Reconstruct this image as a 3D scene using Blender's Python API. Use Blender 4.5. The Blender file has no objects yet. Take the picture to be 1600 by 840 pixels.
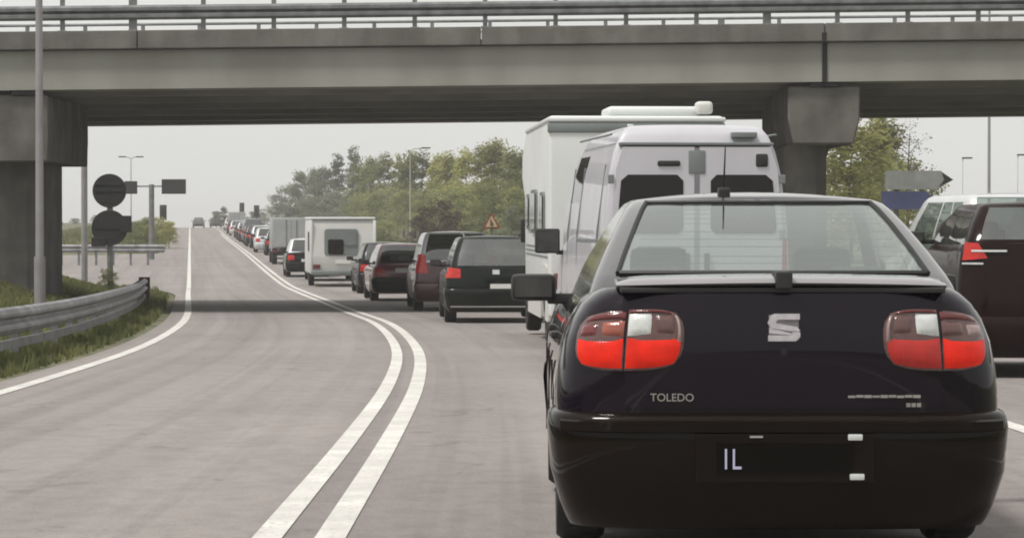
import bpy, bmesh, math, random
from mathutils import Vector, Matrix, noise
R = math.radians
S = bpy.context.scene
COL = S.collection
# ------------------------------------------------------------------ camera
cam = bpy.data.cameras.new("camera"); cam_o = bpy.data.objects.new("camera", cam); COL.objects.link(cam_o)
F = 4500.0; HC = 1.31; HY = 345.0
cam.sensor_width = 36; cam.lens = 36*F/1600
cam_o.location = (0, 0, HC); cam_o.rotation_euler = (R(90)-math.atan((420-HY)/F), 0, 0)
cam.clip_start = 0.5; cam.clip_end = 8000
S.camera = cam_o
# ------------------------------------------------------------------ sky and sun
SUN_EL, SUN_AZ = R(61), R(236)      # azimuth clockwise from +Y: behind the camera, to the left
W = bpy.data.worlds.new("World"); S.world = W; W.use_nodes = True
nt = W.node_tree; nt.nodes.clear()
def N(t, **k):
    n = nt.nodes.new(t)
    for a, b in k.items(): setattr(n, a, b)
    return n
sky = N('ShaderNodeTexSky', sky_type='NISHITA', sun_disc=False, sun_elevation=SUN_EL, sun_rotation=SUN_AZ, dust_density=4.0, air_density=1.2)
hsv = N('ShaderNodeHueSaturation'); hsv.inputs['Saturation'].default_value = 0.12
nt.links.new(sky.outputs[0], hsv.inputs['Color'])
tc = N('ShaderNodeTexCoord'); mp = N('ShaderNodeMapping'); mp.inputs['Scale'].default_value = (1, 1, 3.5)
nz = N('ShaderNodeTexNoise'); nz.inputs['Scale'].default_value = 2.2; nz.inputs['Detail'].default_value = 5
nt.links.new(tc.outputs['Generated'], mp.inputs[0]); nt.links.new(mp.outputs[0], nz.inputs['Vector'])
cr = N('ShaderNodeValToRGB'); cr.color_ramp.elements[0].position = .3; cr.color_ramp.elements[1].position = .72
cr.color_ramp.elements[0].color = (6.3, 6.35, 6.15, 1); cr.color_ramp.elements[1].color = (7.3, 7.25, 7.0, 1)
nt.links.new(nz.outputs[0], cr.inputs[0])
mx = N('ShaderNodeMixRGB'); mx.inputs[0].default_value = .88
nt.links.new(hsv.outputs[0], mx.inputs[1]); nt.links.new(cr.outputs[0], mx.inputs[2])
bg = N('ShaderNodeBackground'); bg.inputs['Strength'].default_value = 0.117
out = N('ShaderNodeOutputWorld')
nt.links.new(mx.outputs[0], bg.inputs[0]); nt.links.new(bg.outputs[0], out.inputs[0])
sun = bpy.data.lights.new("sun", 'SUN'); sun.energy = 3.15; sun.angle = R(11); sun.color = (1, .955, .9)
sun_o = bpy.data.objects.new("sun", sun); COL.objects.link(sun_o)
dvec = Vector((math.sin(SUN_AZ)*math.cos(SUN_EL), math.cos(SUN_AZ)*math.cos(SUN_EL), math.sin(SUN_EL)))
sun_o.rotation_euler = (-dvec).to_track_quat('-Z', 'Y').to_euler(); sun_o.location = (0, 0, 60)
S.view_settings.view_transform = 'Standard'; S.view_settings.look = 'None'; S.view_settings.gamma = 1
S.view_settings.exposure = 0.12
S.cycles.max_bounces = 8; S.cycles.transparent_max_bounces = 12
S.cycles.filter_width = 1.9

# ------------------------------------------------------------------ materials
def mat(name, col, rough=.6, metal=0, var=.15, scale=3.0, bump=0, coat=0, spec=.5, coord='Object', detail=6, emit=0, col2=None, streak=0):
    m = bpy.data.materials.new(name); m.use_nodes = True
    t = m.node_tree; L = t.links; b = t.nodes['Principled BSDF']
    b.inputs['Roughness'].default_value = rough; b.inputs['Metallic'].default_value = metal
    b.inputs['Specular IOR Level'].default_value = spec
    if coat: b.inputs['Coat Weight'].default_value = coat; b.inputs['Coat Roughness'].default_value = .03
    c = t.nodes.new('ShaderNodeTexCoord')
    src = c.outputs['Object'] if coord == 'Object' else None
    if coord == 'World':
        g = t.nodes.new('ShaderNodeNewGeometry'); src = g.outputs['Position']
    n = t.nodes.new('ShaderNodeTexNoise'); n.inputs['Scale'].default_value = scale; n.inputs['Detail'].default_value = detail
    L.new(src, n.inputs['Vector'])
    r = t.nodes.new('ShaderNodeValToRGB'); r.color_ramp.elements[0].position = .3; r.color_ramp.elements[1].position = .7
    c2 = col2 or tuple(min(1, x*(1+var)) for x in col)
    r.color_ramp.elements[0].color = (*[x*(1-var) for x in col], 1); r.color_ramp.elements[1].color = (*c2, 1)
    L.new(n.outputs[0], r.inputs[0]); last = r.outputs[0]
    if streak:
        mm = t.nodes.new('ShaderNodeMapping'); mm.inputs['Scale'].default_value = (streak, streak, .25)
        L.new(src, mm.inputs[0])
        n2 = t.nodes.new('ShaderNodeTexNoise'); n2.inputs['Scale'].default_value = 1; n2.inputs['Detail'].default_value = 8
        L.new(mm.outputs[0], n2.inputs['Vector'])
        r2 = t.nodes.new('ShaderNodeValToRGB'); r2.color_ramp.elements[0].position = .38; r2.color_ramp.elements[1].position = .58
        r2.color_ramp.elements[0].color = (.55, .53, .5, 1); r2.color_ramp.elements[1].color = (1, 1, 1, 1)
        L.new(n2.outputs[0], r2.inputs[0])
        mu = t.nodes.new('ShaderNodeMixRGB'); mu.blend_type = 'MULTIPLY'; mu.inputs[0].default_value = .5
        L.new(last, mu.inputs[1]); L.new(r2.outputs[0], mu.inputs[2]); last = mu.outputs[0]
    L.new(last, b.inputs['Base Color'])
    if emit:
        b.inputs['Emission Color'].default_value = (*col, 1); b.inputs['Emission Strength'].default_value = emit
    if bump:
        n3 = t.nodes.new('ShaderNodeTexNoise'); n3.inputs['Scale'].default_value = scale*9; n3.inputs['Detail'].default_value = 5
        L.new(src, n3.inputs['Vector'])
        bp = t.nodes.new('ShaderNodeBump'); bp.inputs['Strength'].default_value = bump; bp.inputs['Distance'].default_value = .02
        L.new(n3.outputs[0], bp.inputs['Height']); L.new(bp.outputs[0], b.inputs['Normal'])
    return m

def paint(name, col, rough=.3, metal=.0, coat=.8, dirt=.25, cior=1.5, spec=.5):
    """car paint with a thin dust film that gathers low on the body"""
    m = mat(name, col, rough, metal, .06, 2.0, 0, coat, spec)
    if coat: m.node_tree.nodes['Principled BSDF'].inputs['Coat IOR'].default_value = cior
    t = m.node_tree; L = t.links; b = t.nodes['Principled BSDF']
    src = b.inputs['Base Color'].links[0].from_socket
    c = t.nodes.new('ShaderNodeTexCoord'); sp = t.nodes.new('ShaderNodeSeparateXYZ'); L.new(c.outputs['Object'], sp.inputs[0])
    mr = t.nodes.new('ShaderNodeMapRange'); mr.inputs[1].default_value = .15; mr.inputs[2].default_value = .9; mr.inputs[3].default_value = 1; mr.inputs[4].default_value = .25
    L.new(sp.outputs[2], mr.inputs[0])
    n = t.nodes.new('ShaderNodeTexNoise'); n.inputs['Scale'].default_value = 5; n.inputs['Detail'].default_value = 9; L.new(c.outputs['Object'], n.inputs['Vector'])
    mm = t.nodes.new('ShaderNodeMath'); mm.operation = 'MULTIPLY'; L.new(mr.outputs[0], mm.inputs[0]); L.new(n.outputs[0], mm.inputs[1])
    m2 = t.nodes.new('ShaderNodeMath'); m2.operation = 'MULTIPLY'; m2.inputs[1].default_value = dirt; L.new(mm.outputs[0], m2.inputs[0])
    mi = t.nodes.new('ShaderNodeMixRGB'); mi.inputs[2].default_value = (.16, .14, .12, 1)
    L.new(m2.outputs[0], mi.inputs[0]); L.new(src, mi.inputs[1]); L.new(mi.outputs[0], b.inputs['Base Color'])
    m3 = t.nodes.new('ShaderNodeMath'); m3.operation = 'MULTIPLY_ADD'; m3.inputs[1].default_value = .5; m3.inputs[2].default_value = rough
    L.new(m2.outputs[0], m3.inputs[0]); L.new(m3.outputs[0], b.inputs['Roughness'])
    return m

def glass(name, tint, gl=.16, dust=.07, gtint=(1, 1, 1)):
    m = bpy.data.materials.new(name); m.use_nodes = True
    t = m.node_tree; L = t.links; t.nodes.clear()
    o = t.nodes.new('ShaderNodeOutputMaterial'); tr = t.nodes.new('ShaderNodeBsdfTransparent'); tr.inputs[0].default_value = (*tint, 1)
    gs = t.nodes.new('ShaderNodeBsdfGlossy'); gs.inputs['Roughness'].default_value = .03; gs.inputs[0].default_value = (*gtint, 1)
    lw = t.nodes.new('ShaderNodeLayerWeight'); lw.inputs['Blend'].default_value = .5
    pw = t.nodes.new('ShaderNodeMath'); pw.operation = 'POWER'; pw.inputs[1].default_value = 4.5; L.new(lw.outputs['Facing'], pw.inputs[0])
    ad = t.nodes.new('ShaderNodeMath'); ad.operation = 'MULTIPLY_ADD'; ad.inputs[1].default_value = 1-gl; ad.inputs[2].default_value = gl; ad.use_clamp = True
    mi = t.nodes.new('ShaderNodeMixShader')
    df = t.nodes.new('ShaderNodeBsdfDiffuse'); c = t.nodes.new('ShaderNodeTexCoord')
    n = t.nodes.new('ShaderNodeTexNoise'); n.inputs['Scale'].default_value = 4; n.inputs['Detail'].default_value = 7; L.new(c.outputs['Object'], n.inputs['Vector'])
    df.inputs[0].default_value = (.35, .36, .35, 1)
    dm = t.nodes.new('ShaderNodeMath'); dm.operation = 'MULTIPLY'; dm.inputs[1].default_value = dust; L.new(n.outputs[0], dm.inputs[0])
    mi2 = t.nodes.new('ShaderNodeMixShader')
    L.new(pw.outputs[0], ad.inputs[0]); L.new(ad.outputs[0], mi.inputs[0]); L.new(tr.outputs[0], mi.inputs[1]); L.new(gs.outputs[0], mi.inputs[2])
    L.new(dm.outputs[0], mi2.inputs[0]); L.new(mi.outputs[0], mi2.inputs[1]); L.new(df.outputs[0], mi2.inputs[2])
    L.new(mi2.outputs[0], o.inputs[0])
    return m

M = {}
def ribs(m, sx=0, sz=260, st=.16):
    t = m.node_tree; L = t.links; b = t.nodes['Principled BSDF']; c = t.nodes.new('ShaderNodeTexCoord')
    w = t.nodes.new('ShaderNodeTexWave'); w.bands_direction = 'Z'; w.inputs['Scale'].default_value = sz/6.28; L.new(c.outputs['Object'], w.inputs['Vector'])
    w2 = t.nodes.new('ShaderNodeTexWave'); w2.bands_direction = 'X'; w2.inputs['Scale'].default_value = sz/9; L.new(c.outputs['Object'], w2.inputs['Vector'])
    a = t.nodes.new('ShaderNodeMath'); a.operation = 'ADD'; L.new(w.outputs['Fac'], a.inputs[0]); L.new(w2.outputs['Fac'], a.inputs[1])
    bp = t.nodes.new('ShaderNodeBump'); bp.inputs['Strength'].default_value = st; bp.inputs['Distance'].default_value = .004
    L.new(a.outputs[0], bp.inputs['Height']); L.new(bp.outputs[0], b.inputs['Normal'])
M['tyre'] = mat('tyre_rubber', (.018, .018, .018), .85, 0, .2, 8)
M['rim'] = mat('alloy', (.42, .42, .43), .35, .8, .1, 5)
M['black'] = mat('black_plastic', (.013, .013, .013), .5, 0, .2, 6)
M['under'] = mat('underbody', (.01, .01, .01), .9, 0, .2, 5)
M['interior'] = mat('interior_cloth', (.035, .035, .038), .9, 0, .3, 9)
M['red'] = mat('red_lens', (.42, .010, .004), .15, 0, .2, 12, 0, .4, emit=.0)
M['redlit'] = mat('lit_red_lens', (.60, .014, .003), .2, 0, .2, 12, 0, .25, spec=.2, emit=.17)
M['darkred'] = mat('dark_red_lens', (.11, .008, .008), .1, 0, .15, 30, 0, 1)
M['amber'] = mat('amber_lens', (.26, .06, .035), .15, 0, .1, 30, 0, 1)
M['white_lens'] = mat('clear_lens', (.55, .58, .56), .12, 0, .08, 40, 0, 1)
M['smoke'] = mat('smoked_lens', (.09, .035, .03), .1, 0, .2, 40, 0, 1)
M['trim_lens'] = mat('milky_lens', (.30, .22, .21), .15, 0, .2, 20, 0, .4)
M['chrome'] = mat('chrome', (.62, .62, .63), .2, 1, .08, 20)
M['emblem'] = mat('emblem_metal', (.52, .50, .53), .4, .35, .15, 25)
M['emblem_dull'] = mat('emblem_recess', (.20, .19, .20), .5, .3, .2, 25)
M['plate_white'] = mat('plate_white', (.62, .62, .6), .45, 0, .05, 10)
M['plate_dark'] = mat('plate_dark', (.005, .004, .003), .6, 0, .2, 10, 0, 0, .05)
M['plate_blue'] = mat('plate_blue', (.03, .05, .3), .4, 0, .1, 10)
M['glass'] = glass('clear_glass', (.62, .7, .67), .18)
M['glass_hero'] = glass('rear_glass', (.76, .84, .81), .27, .08, (.95, 1, .985))
M['glass_front'] = glass('front_glass', (.86, .9, .88), .08)
M['glass_dark'] = glass('dark_glass', (.22, .25, .24), .14)
M['galv'] = mat('galvanised_steel', (.21, .21, .22), .5, .3, .35, 2.2, .1, streak=3)
M['galv_dark'] = mat('weathered_steel', (.16, .165, .17), .55, .3, .3, 4, .1)
for k_ in ('red', 'redlit', 'darkred', 'amber', 'white_lens', 'smoke', 'trim_lens'): ribs(M[k_])
M['concrete'] = mat('bridge_concrete', (.285, .281, .252), .9, 0, .10, .5, .15, coord='World', streak=.5)
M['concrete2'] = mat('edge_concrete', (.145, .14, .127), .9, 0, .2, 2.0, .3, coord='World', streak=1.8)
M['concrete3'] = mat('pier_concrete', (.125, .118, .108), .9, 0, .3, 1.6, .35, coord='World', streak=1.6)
M['line'] = None

# ------------------------------------------------------------------ object helpers
def tag(o, label=None, cat=None, group=None, kind=None):
    if label: o['label'] = label
    if cat: o['category'] = cat
    if group: o['group'] = group
    if kind: o['kind'] = kind
    return o
def empty(name, loc=(0, 0, 0), rz=0, **k):
    o = bpy.data.objects.new(name, None); COL.objects.link(o); o.location = loc; o.rotation_euler = (0, 0, rz)
    o.empty_display_size = .3
    return tag(o, **k)
def build(name, bm, m, parent=None, smooth=None, flip=False):
    me = bpy.data.meshes.new(name)
    bmesh.ops.recalc_face_normals(bm, faces=bm.faces)
    bm.to_mesh(me); bm.free()
    if smooth is not None:
        me.polygons.foreach_set('use_smooth', [True]*len(me.polygons)); me.set_sharp_from_angle(angle=R(smooth))
    for x in (m if isinstance(m, (list, tuple)) else [m]): me.materials.append(x)
    o = bpy.data.objects.new(name, me); COL.objects.link(o)
    if parent: o.parent = parent
    return o
def BM(): return bmesh.new()
def box(bm, x0, x1, y0, y1, z0, z1, bevel=0, mtx=None):
    r = bmesh.ops.create_cube(bm, size=1); vs = r['verts']
    for v in vs: v.co = Vector(((x0+x1)/2+v.co.x*(x1-x0), (y0+y1)/2+v.co.y*(y1-y0), (z0+z1)/2+v.co.z*(z1-z0)))
    if bevel:
        es = list({e for v in vs for e in v.link_edges})
        rr = bmesh.ops.bevel(bm, geom=es, offset=bevel, segments=2, affect='EDGES', profile=.6); vs = list({v for f in rr['faces'] for v in f.verts} | {v for v in vs if v.is_valid})
    if mtx is not None:
        for v in vs: v.co = mtx @ v.co
    return vs
def tube(bm, pts, r, n=8, r2=None, cap=True):
    pts = [Vector(p) for p in pts]; rings = []
    for i, p in enumerate(pts):
        d = (pts[min(i+1, len(pts)-1)]-pts[max(i-1, 0)]).normalized()
        a = d.cross(Vector((0, 0, 1)));
        if a.length < .01: a = d.cross(Vector((0, 1, 0)))
        a.normalize(); b = d.cross(a)
        rr = r if r2 is None else r+(r2-r)*i/(len(pts)-1)
        rings.append([bm.verts.new(p+a*rr*math.cos(2*math.pi*k/n)+b*rr*math.sin(2*math.pi*k/n)) for k in range(n)])
    for A, B in zip(rings, rings[1:]):
        for k in range(n): bm.faces.new((A[k], A[(k+1) % n], B[(k+1) % n], B[k]))
    if cap: bm.faces.new(rings[0][::-1]); bm.faces.new(rings[-1])
def prism(bm, poly, axis, a, b):
    """extrude a 2D polygon along an axis ('x': poly=(y,z), 'y': poly=(x,z), 'z': poly=(x,y))"""
    def P(p, t): return {'x': (t, p[0], p[1]), 'y': (p[0], t, p[1]), 'z': (p[0], p[1], t)}[axis]
    A = [bm.verts.new(P(p, a)) for p in poly]; B = [bm.verts.new(P(p, b)) for p in poly]; n = len(poly)
    bm.faces.new(A[::-1]); bm.faces.new(B)
    for k in range(n): bm.faces.new((A[k], A[(k+1) % n], B[(k+1) % n], B[k]))
def grid_faces(bm, rows, closed=False):
    for A, B in zip(rows, rows[1:]):
        n = len(A)
        for k in range(n if closed else n-1):
            q = [A[k], A[(k+1) % n], B[(k+1) % n], B[k]]
            try: bm.faces.new(q)
            except ValueError: pass
def lerpkeys(keys, t):
    if t <= keys[0][0]: return keys[0][1]
    for (a, va), (b, vb) in zip(keys, keys[1:]):
        if t <= b: return va+(vb-va)*(t-a)/(b-a)
    return keys[-1][1]
def hermite(keys, t):
    n = len(keys)
    if t <= keys[0][0]: return keys[0][1]
    if t >= keys[-1][0]:
        s = (keys[-1][1]-keys[-2][1])/(keys[-1][0]-keys[-2][0]); return keys[-1][1]+s*(t-keys[-1][0])
    i = max(k for k in range(n-1) if keys[k][0] <= t)
    def sl(k):
        a = (keys[k][1]-keys[k-1][1])/(keys[k][0]-keys[k-1][0]) if k > 0 else None
        b = (keys[k+1][1]-keys[k][1])/(keys[k+1][0]-keys[k][0]) if k < n-1 else None
        if a is None: return b
        if b is None: return a
        return (a+b)/2 if a*b > 0 else 0
    x0, y0 = keys[i]; x1, y1 = keys[i+1]; h = x1-x0; u = (t-x0)/h
    return (2*u**3-3*u*u+1)*y0+(u**3-2*u*u+u)*h*sl(i)+(-2*u**3+3*u*u)*y1+(u**3-u*u)*h*sl(i+1)
def text_mesh(name, s, size, m, parent, loc, rot, depth=.003, shear=0, sx=1):
    c = bpy.data.curves.new(name, 'FONT'); c.body = s; c.size = size; c.extrude = depth; c.align_x = 'CENTER'; c.align_y = 'CENTER'; c.shear = shear
    t = bpy.data.objects.new(name, c); COL.objects.link(t); bpy.context.view_layer.update()
    me = bpy.data.meshes.new_from_object(t.evaluated_get(bpy.context.evaluated_depsgraph_get()))
    bpy.data.objects.remove(t); me.materials.clear(); me.materials.append(m)
    o = bpy.data.objects.new(name, me); COL.objects.link(o); o.parent = parent; o.location = loc; o.rotation_euler = rot; o.scale = (sx, 1, 1)
    return o
def copy_tree(o, parent=None, loc=None, rz=None):
    c = o.copy(); COL.objects.link(c)
    if parent: c.parent = parent
    if loc is not None: c.location = loc
    if rz is not None: c.rotation_euler = (0, 0, rz)
    for ch in o.children: copy_tree(ch, c)
    return c

# ------------------------------------------------------------------ the lie of the land
PROF = [(-400, 1.0), (-40, .25), (0, .05), (11, 0), (20, -.10), (29, -.21), (37, -.31), (49, -.43), (60, -.58), (73, -.70), (88, -.84), (100, -.92), (112, -.90), (130, -.82),
        (160, -.66), (200, -.50), (255, -.30), (300, -.05), (345, .17), (400, .34), (430, .33), (500, -.2), (600, -1.6), (800, -4.5), (1200, -9), (2000, -20), (4000, -50)]
CEN = [(-400, 4), (-40, -.6), (0, -.88), (12, -.886), (17.5, -.90), (26, -.99), (34.6, -1.25), (42, -1.67), (49, -2.22), (56, -2.92), (61.6, -3.53), (80, -5.6), (102, -8.05), (200, -19.0), (4000, -444)]
def zr(y): return hermite(PROF, y)
def xc(y): return hermite(CEN, y)
def hd(y): return math.atan((xc(y+.5)-xc(y-.5)))      # heading slope
YS = [-400, -200, -100, -60, -40, -20]+[float(y) for y in range(-10, 60, 1)]+[60+2.5*i for i in range(56)]+[200+10*i for i in range(60)]+[800, 850, 900, 1000, 1200, 1500, 2000, 3000, 4000]
def prof(y):   # height on the ground's own grid (linear between samples, so sheets stay parallel)
    import bisect
    i = min(max(bisect.bisect_right(YS, y)-1, 0), len(YS)-2); a, b = YS[i], YS[i+1]
    return zr(a)+(zr(b)-zr(a))*(y-a)/(b-a)
def sm(a, b, t):
    u = min(max((t-a)/(b-a), 0), 1); return u*u*(3-2*u)
def bank(x, y):
    """height of the ground above the road: raised verge on the left, low verge on the right"""
    off = (xc(y)-RL(y))-x
    h = 0
    if off > 0:
        k = sm(.3, 1.3, off)*.12+sm(1.4, 4.2, off)*.5
        k *= 1-sm(84, 96, y)
        k2 = sm(1.0, 5, off)*.7*sm(160, 185, y)*(1-sm(400, 560, y))
        h = k+k2
        h += .05*noise.noise(Vector((x*.5, y*.3, 0)))*sm(.5, 2, off)
    offr = x-(xc(y)+ROADR(y))
    if offr > 0:
        h = .10*sm(.1, .8, offr)+.5*sm(3, 25, offr)+.08*noise.noise(Vector((x*.3, y*.2, 5)))*sm(.5, 3, offr)
    return h
def RL(y): return 3.75+1.2*sm(80, 100, y)
def ROADR(y): return lerpkeys([(-400, 8.6), (30, 8.6), (60, 8.4), (95, 4.2), (4000, 4.0)], y)
def gz(x, y): return prof(y)+bank(x, y)

# ground sheet
gm = mat('verge_earth', (.085, .09, .045), .95, 0, .35, .6, .5, coord='World', col2=(.14, .135, .075))
bm = BM()
XO = [-900, -500, -250, -120, -60, -40, -25, -16, -12, -9, -7, -6, -5, -4.2, -3.4, -2.6, -2, -1.5, -1, -.6, -.3, 0]
rows = []
for y in YS:
    r = []; L = xc(y)-RL(y); Rr = xc(y)+ROADR(y)
    for o in XO: x = L+o; r.append(bm.verts.new((x, y, gz(x, y)-.03)))
    r.append(bm.verts.new(((L+Rr)/2, y, prof(y)-.03)))
    for o in [0, .3, .7, 1.2, 2, 3.5, 6, 10, 16, 25, 45, 100, 250, 500, 900]:
        x = Rr+o; r.append(bm.verts.new((x, y, gz(x, y)-.03)))
    rows.append(r)
grid_faces(bm, rows)
tag(build('ground', bm, gm, smooth=40), kind='structure')

# road material: old pale asphalt, wheel tracks, patches, fine grain
def asphalt():
    m = mat('old_asphalt', (.286, .260, .249), .88, 0, .05, .35, .0, coord='World', spec=.3)
    t = m.node_tree; L = t.links; b = t.nodes['Principled BSDF']
    src = b.inputs['Base Color'].links[0].from_socket
    g = t.nodes.new('ShaderNodeNewGeometry')
    def mul(src, fac_sock, colr, lo, hi, amt, sc, scale3=(1, 1, 1), detail=8, dist=0):
        mp = t.nodes.new('ShaderNodeMapping'); mp.inputs['Scale'].default_value = scale3; L.new(g.outputs['Position'], mp.inputs[0])
        n = t.nodes.new('ShaderNodeTexNoise'); n.inputs['Scale'].default_value = sc; n.inputs['Detail'].default_value = detail; n.inputs['Distortion'].default_value = dist
        L.new(mp.outputs[0], n.inputs['Vector'])
        r = t.nodes.new('ShaderNodeValToRGB'); r.color_ramp.elements[0].position = lo; r.color_ramp.elements[1].position = hi
        r.color_ramp.elements[0].color = (*colr, 1); r.color_ramp.elements[1].color = (1, 1, 1, 1); L.new(n.outputs[0], r.inputs[0])
        mu = t.nodes.new('ShaderNodeMixRGB'); mu.blend_type = 'MULTIPLY'; mu.inputs[0].default_value = amt
        L.new(src, mu.inputs[1]); L.new(r.outputs[0], mu.inputs[2]); return mu.outputs[0]
    uvn = t.nodes.new('ShaderNodeUVMap'); geo = g.outputs['Position']
    class G2: pass
    def use(sock):
        g2 = G2(); g2.outputs = {'Position': sock}; return g2
    g = use(uvn.outputs[0])
    s = mul(src, None, (.70, .68, .68), .36, .62, .55, 1.25, (1, .012, 1), 4)      # wheel-track streaks along the lane
    s = mul(s, None, (.78, .77, .77), .44, .50, .35, 4.5, (1, .006, 1), 2)        # narrow darker seams
    g = use(geo)
    s = mul(s, None, (.8, .8, .8), .42, .5, .30, .22, (1, .5, 1), 3, .5)          # broad patches
    s = mul(s, None, (.5, .5, .5), .3, .62, .45, 60, (1, 1, 1), 3)             # aggregate grain
    s = mul(s, None, (.6, .59, .58), .35, .6, .30, 7, (1, .6, 1), 6)             # mid-size mottling
    s = mul(s, None, (.55, .53, .52), .27, .35, .5, 2.2, (1, .5, 1), 6, 1.5)    # rare stains
    L.new(s, b.inputs['Base Color'])
    n = t.nodes.new('ShaderNodeTexNoise'); n.inputs['Scale'].default_value = 90; L.new(geo, n.inputs['Vector'])
    bp = t.nodes.new('ShaderNodeBump'); bp.inputs['Strength'].default_value = .25; bp.inputs['Distance'].default_value = .01
    L.new(n.outputs[0], bp.inputs['Height']); L.new(bp.outputs[0], b.inputs['Normal'])
    return m
M['asphalt'] = asphalt()
M['line'] = mat('road_paint', (.56, .55, .52), .7, 0, .12, 3, 0, coord='World', col2=(.68, .67, .63))
def wear(m):
    t = m.node_tree; L = t.links; b = t.nodes['Principled BSDF']; src = b.inputs['Base Color'].links[0].from_socket
    g = t.nodes.new('ShaderNodeNewGeometry'); last = src
    for sc, lo, hi, c in ((38, .30, .46, (.24, .22, .21)), (5, .26, .40, (.34, .32, .30)), (1.2, .3, .6, (.46, .44, .42))):
        n = t.nodes.new('ShaderNodeTexNoise'); n.inputs['Scale'].default_value = sc; n.inputs['Detail'].default_value = 8; L.new(g.outputs['Position'], n.inputs['Vector'])
        r = t.nodes.new('ShaderNodeMapRange'); r.inputs[1].default_value = lo; r.inputs[2].default_value = hi; r.inputs[3].default_value = .75; r.inputs[4].default_value = 0; L.new(n.outputs[0], r.inputs[0])
        mi = t.nodes.new('ShaderNodeMixRGB'); mi.inputs[2].default_value = (*c, 1); L.new(r.outputs[0], mi.inputs[0]); L.new(last, mi.inputs[1]); last = mi.outputs[0]
    L.new(last, b.inputs['Base Color'])
wear(M['line'])
def strip(name, m, x0f, x1f, ya, yb, dz, kind='structure', thick=0, nx=1):
    bm = BM(); ys = [ya]+[y for y in YS if ya < y < yb]+[yb]; rows = []
    for y in ys:
        a, b = x0f(y), x1f(y); rows.append([bm.verts.new((a+(b-a)*k/nx, y, prof(y)+dz)) for k in range(nx+1)])
    grid_faces(bm, rows); uv = bm.loops.layers.uv.new('UVMap')
    for f in bm.faces:
        for l in f.loops: l[uv].uv = (l.vert.co.x-xc(l.vert.co.y), l.vert.co.y)
    return tag(build(name, bm, m), kind=kind)
strip('road', M['asphalt'], lambda y: xc(y)-RL(y), lambda y: xc(y)+ROADR(y), -400, 4000, 0, nx=4)
strip('side_road', M['asphalt'], lambda y: xc(y)-RL(y)-18*sm(92, 108, y)*(1-sm(150, 172, y)), lambda y: xc(y)-RL(y)+.02, 92, 172, .012)
strip('centre_line', M['line'], lambda y: xc(y)-.195, lambda y: xc(y)-.07, -60, 300, .005)
strip('centre_line', M['line'], lambda y: xc(y)+.065, lambda y: xc(y)+.195, -60, 480, .005)
strip('edge_line', M['line'], lambda y: xc(y)-3.47, lambda y: xc(y)-3.33, -60, 92, .005)
strip('edge_line', M['line'], lambda y: xc(y)-3.47, lambda y: xc(y)-3.32, 92.001, 172, .016)
strip('edge_line', M['line'], lambda y: xc(y)-3.47, lambda y: xc(y)-3.31, 172.001, 800, .005)
strip('lane_line', M['line'], lambda y: xc(y)+4.28, lambda y: xc(y)+4.42, -60, 44, .005)
strip('lane_line', M['line'], lambda y: xc(y)+8.1, lambda y: xc(y)+8.24, -60, 60, .005)
strip('edge_line', M['line'], lambda y: xc(y)+3.75, lambda y: xc(y)+3.87, 110, 800, .005)

# ------------------------------------------------------------------ grass on the verges (nobody could count it)
def grass(name, n, seed, area, hmin, hmax, m, label=None):
    rnd = random.Random(seed); vs = []; fs = []
    while len(fs) < n:
        x, y, w = area(rnd)
        if w <= 0 or rnd.random() > w: continue
        z = gz(x, y)-.03
        k = .55+.9*max(0, noise.noise(Vector((x*.6, y*.35, 2)))+.4)
        h = rnd.uniform(hmin, hmax)*k; a = rnd.uniform(0, math.pi); wd = rnd.uniform(.012, .028)*(1+y/60)
        dx, dy = math.cos(a)*wd, math.sin(a)*wd; lx, ly = rnd.uniform(-.4, .4)*h, rnd.uniform(-.4, .4)*h
        i = len(vs); vs += [(x-dx, y-dy, z-.02), (x+dx, y+dy, z-.02), (x+lx, y+ly, z+h)]; fs.append((i, i+1, i+2))
    me = bpy.data.meshes.new(name); me.from_pydata(vs, [], fs); me.materials.append(m)
    o = bpy.data.objects.new(name, me); COL.objects.link(o); tag(o, kind='stuff', label=label)
    return o
def leafmat(name, c1, c2, scale=.8, trans=.45, rnd=.25):
    m = mat(name, c1, .75, 0, .2, scale, 0, coord='World', col2=c2, spec=.2)
    t = m.node_tree; L = t.links; b = t.nodes['Principled BSDF']; o = t.nodes['Material Output']
    src = b.inputs['Base Color'].links[0].from_socket
    oi = t.nodes.new('ShaderNodeObjectInfo'); mr = t.nodes.new('ShaderNodeMapRange'); mr.inputs[3].default_value = 1-rnd; mr.inputs[4].default_value = 1+rnd
    L.new(oi.outputs['Random'], mr.inputs[0])
    hs = t.nodes.new('ShaderNodeHueSaturation'); L.new(src, hs.inputs['Color']); L.new(mr.outputs[0], hs.inputs['Value']); L.new(hs.outputs[0], b.inputs['Base Color'])
    tl = t.nodes.new('ShaderNodeBsdfTranslucent'); L.new(hs.outputs[0], tl.inputs[0])
    ms = t.nodes.new('ShaderNodeMixShader'); ms.inputs[0].default_value = trans
    L.new(b.outputs[0], ms.inputs[1]); L.new(tl.outputs[0], ms.inputs[2]); L.new(ms.outputs[0], o.inputs[0])
    return m
gr1 = leafmat('grass_blades', (.095, .115, .045), (.22, .22, .095), 1.3)
def area_left(r):
    y = 16+72*r.random()**1.3; o = r.uniform(.18, 7.5); return xc(y)-RL(y)-o, y, min(1, .35+o*.9)*(1 if o < 4.5 else .6)
grass('verge_grass', 75000, 3, area_left, .05, .17, gr1, 'rough green verge grass around the left crash barrier')
def area_far(r):
    y = 170+200*r.random(); o = r.uniform(.3, 9); return xc(y)-RL(y)-o, y, .9
grass('verge_grass', 16000, 4, area_far, .12, .35, gr1, 'pale green grass on the low bank past the side road')
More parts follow.
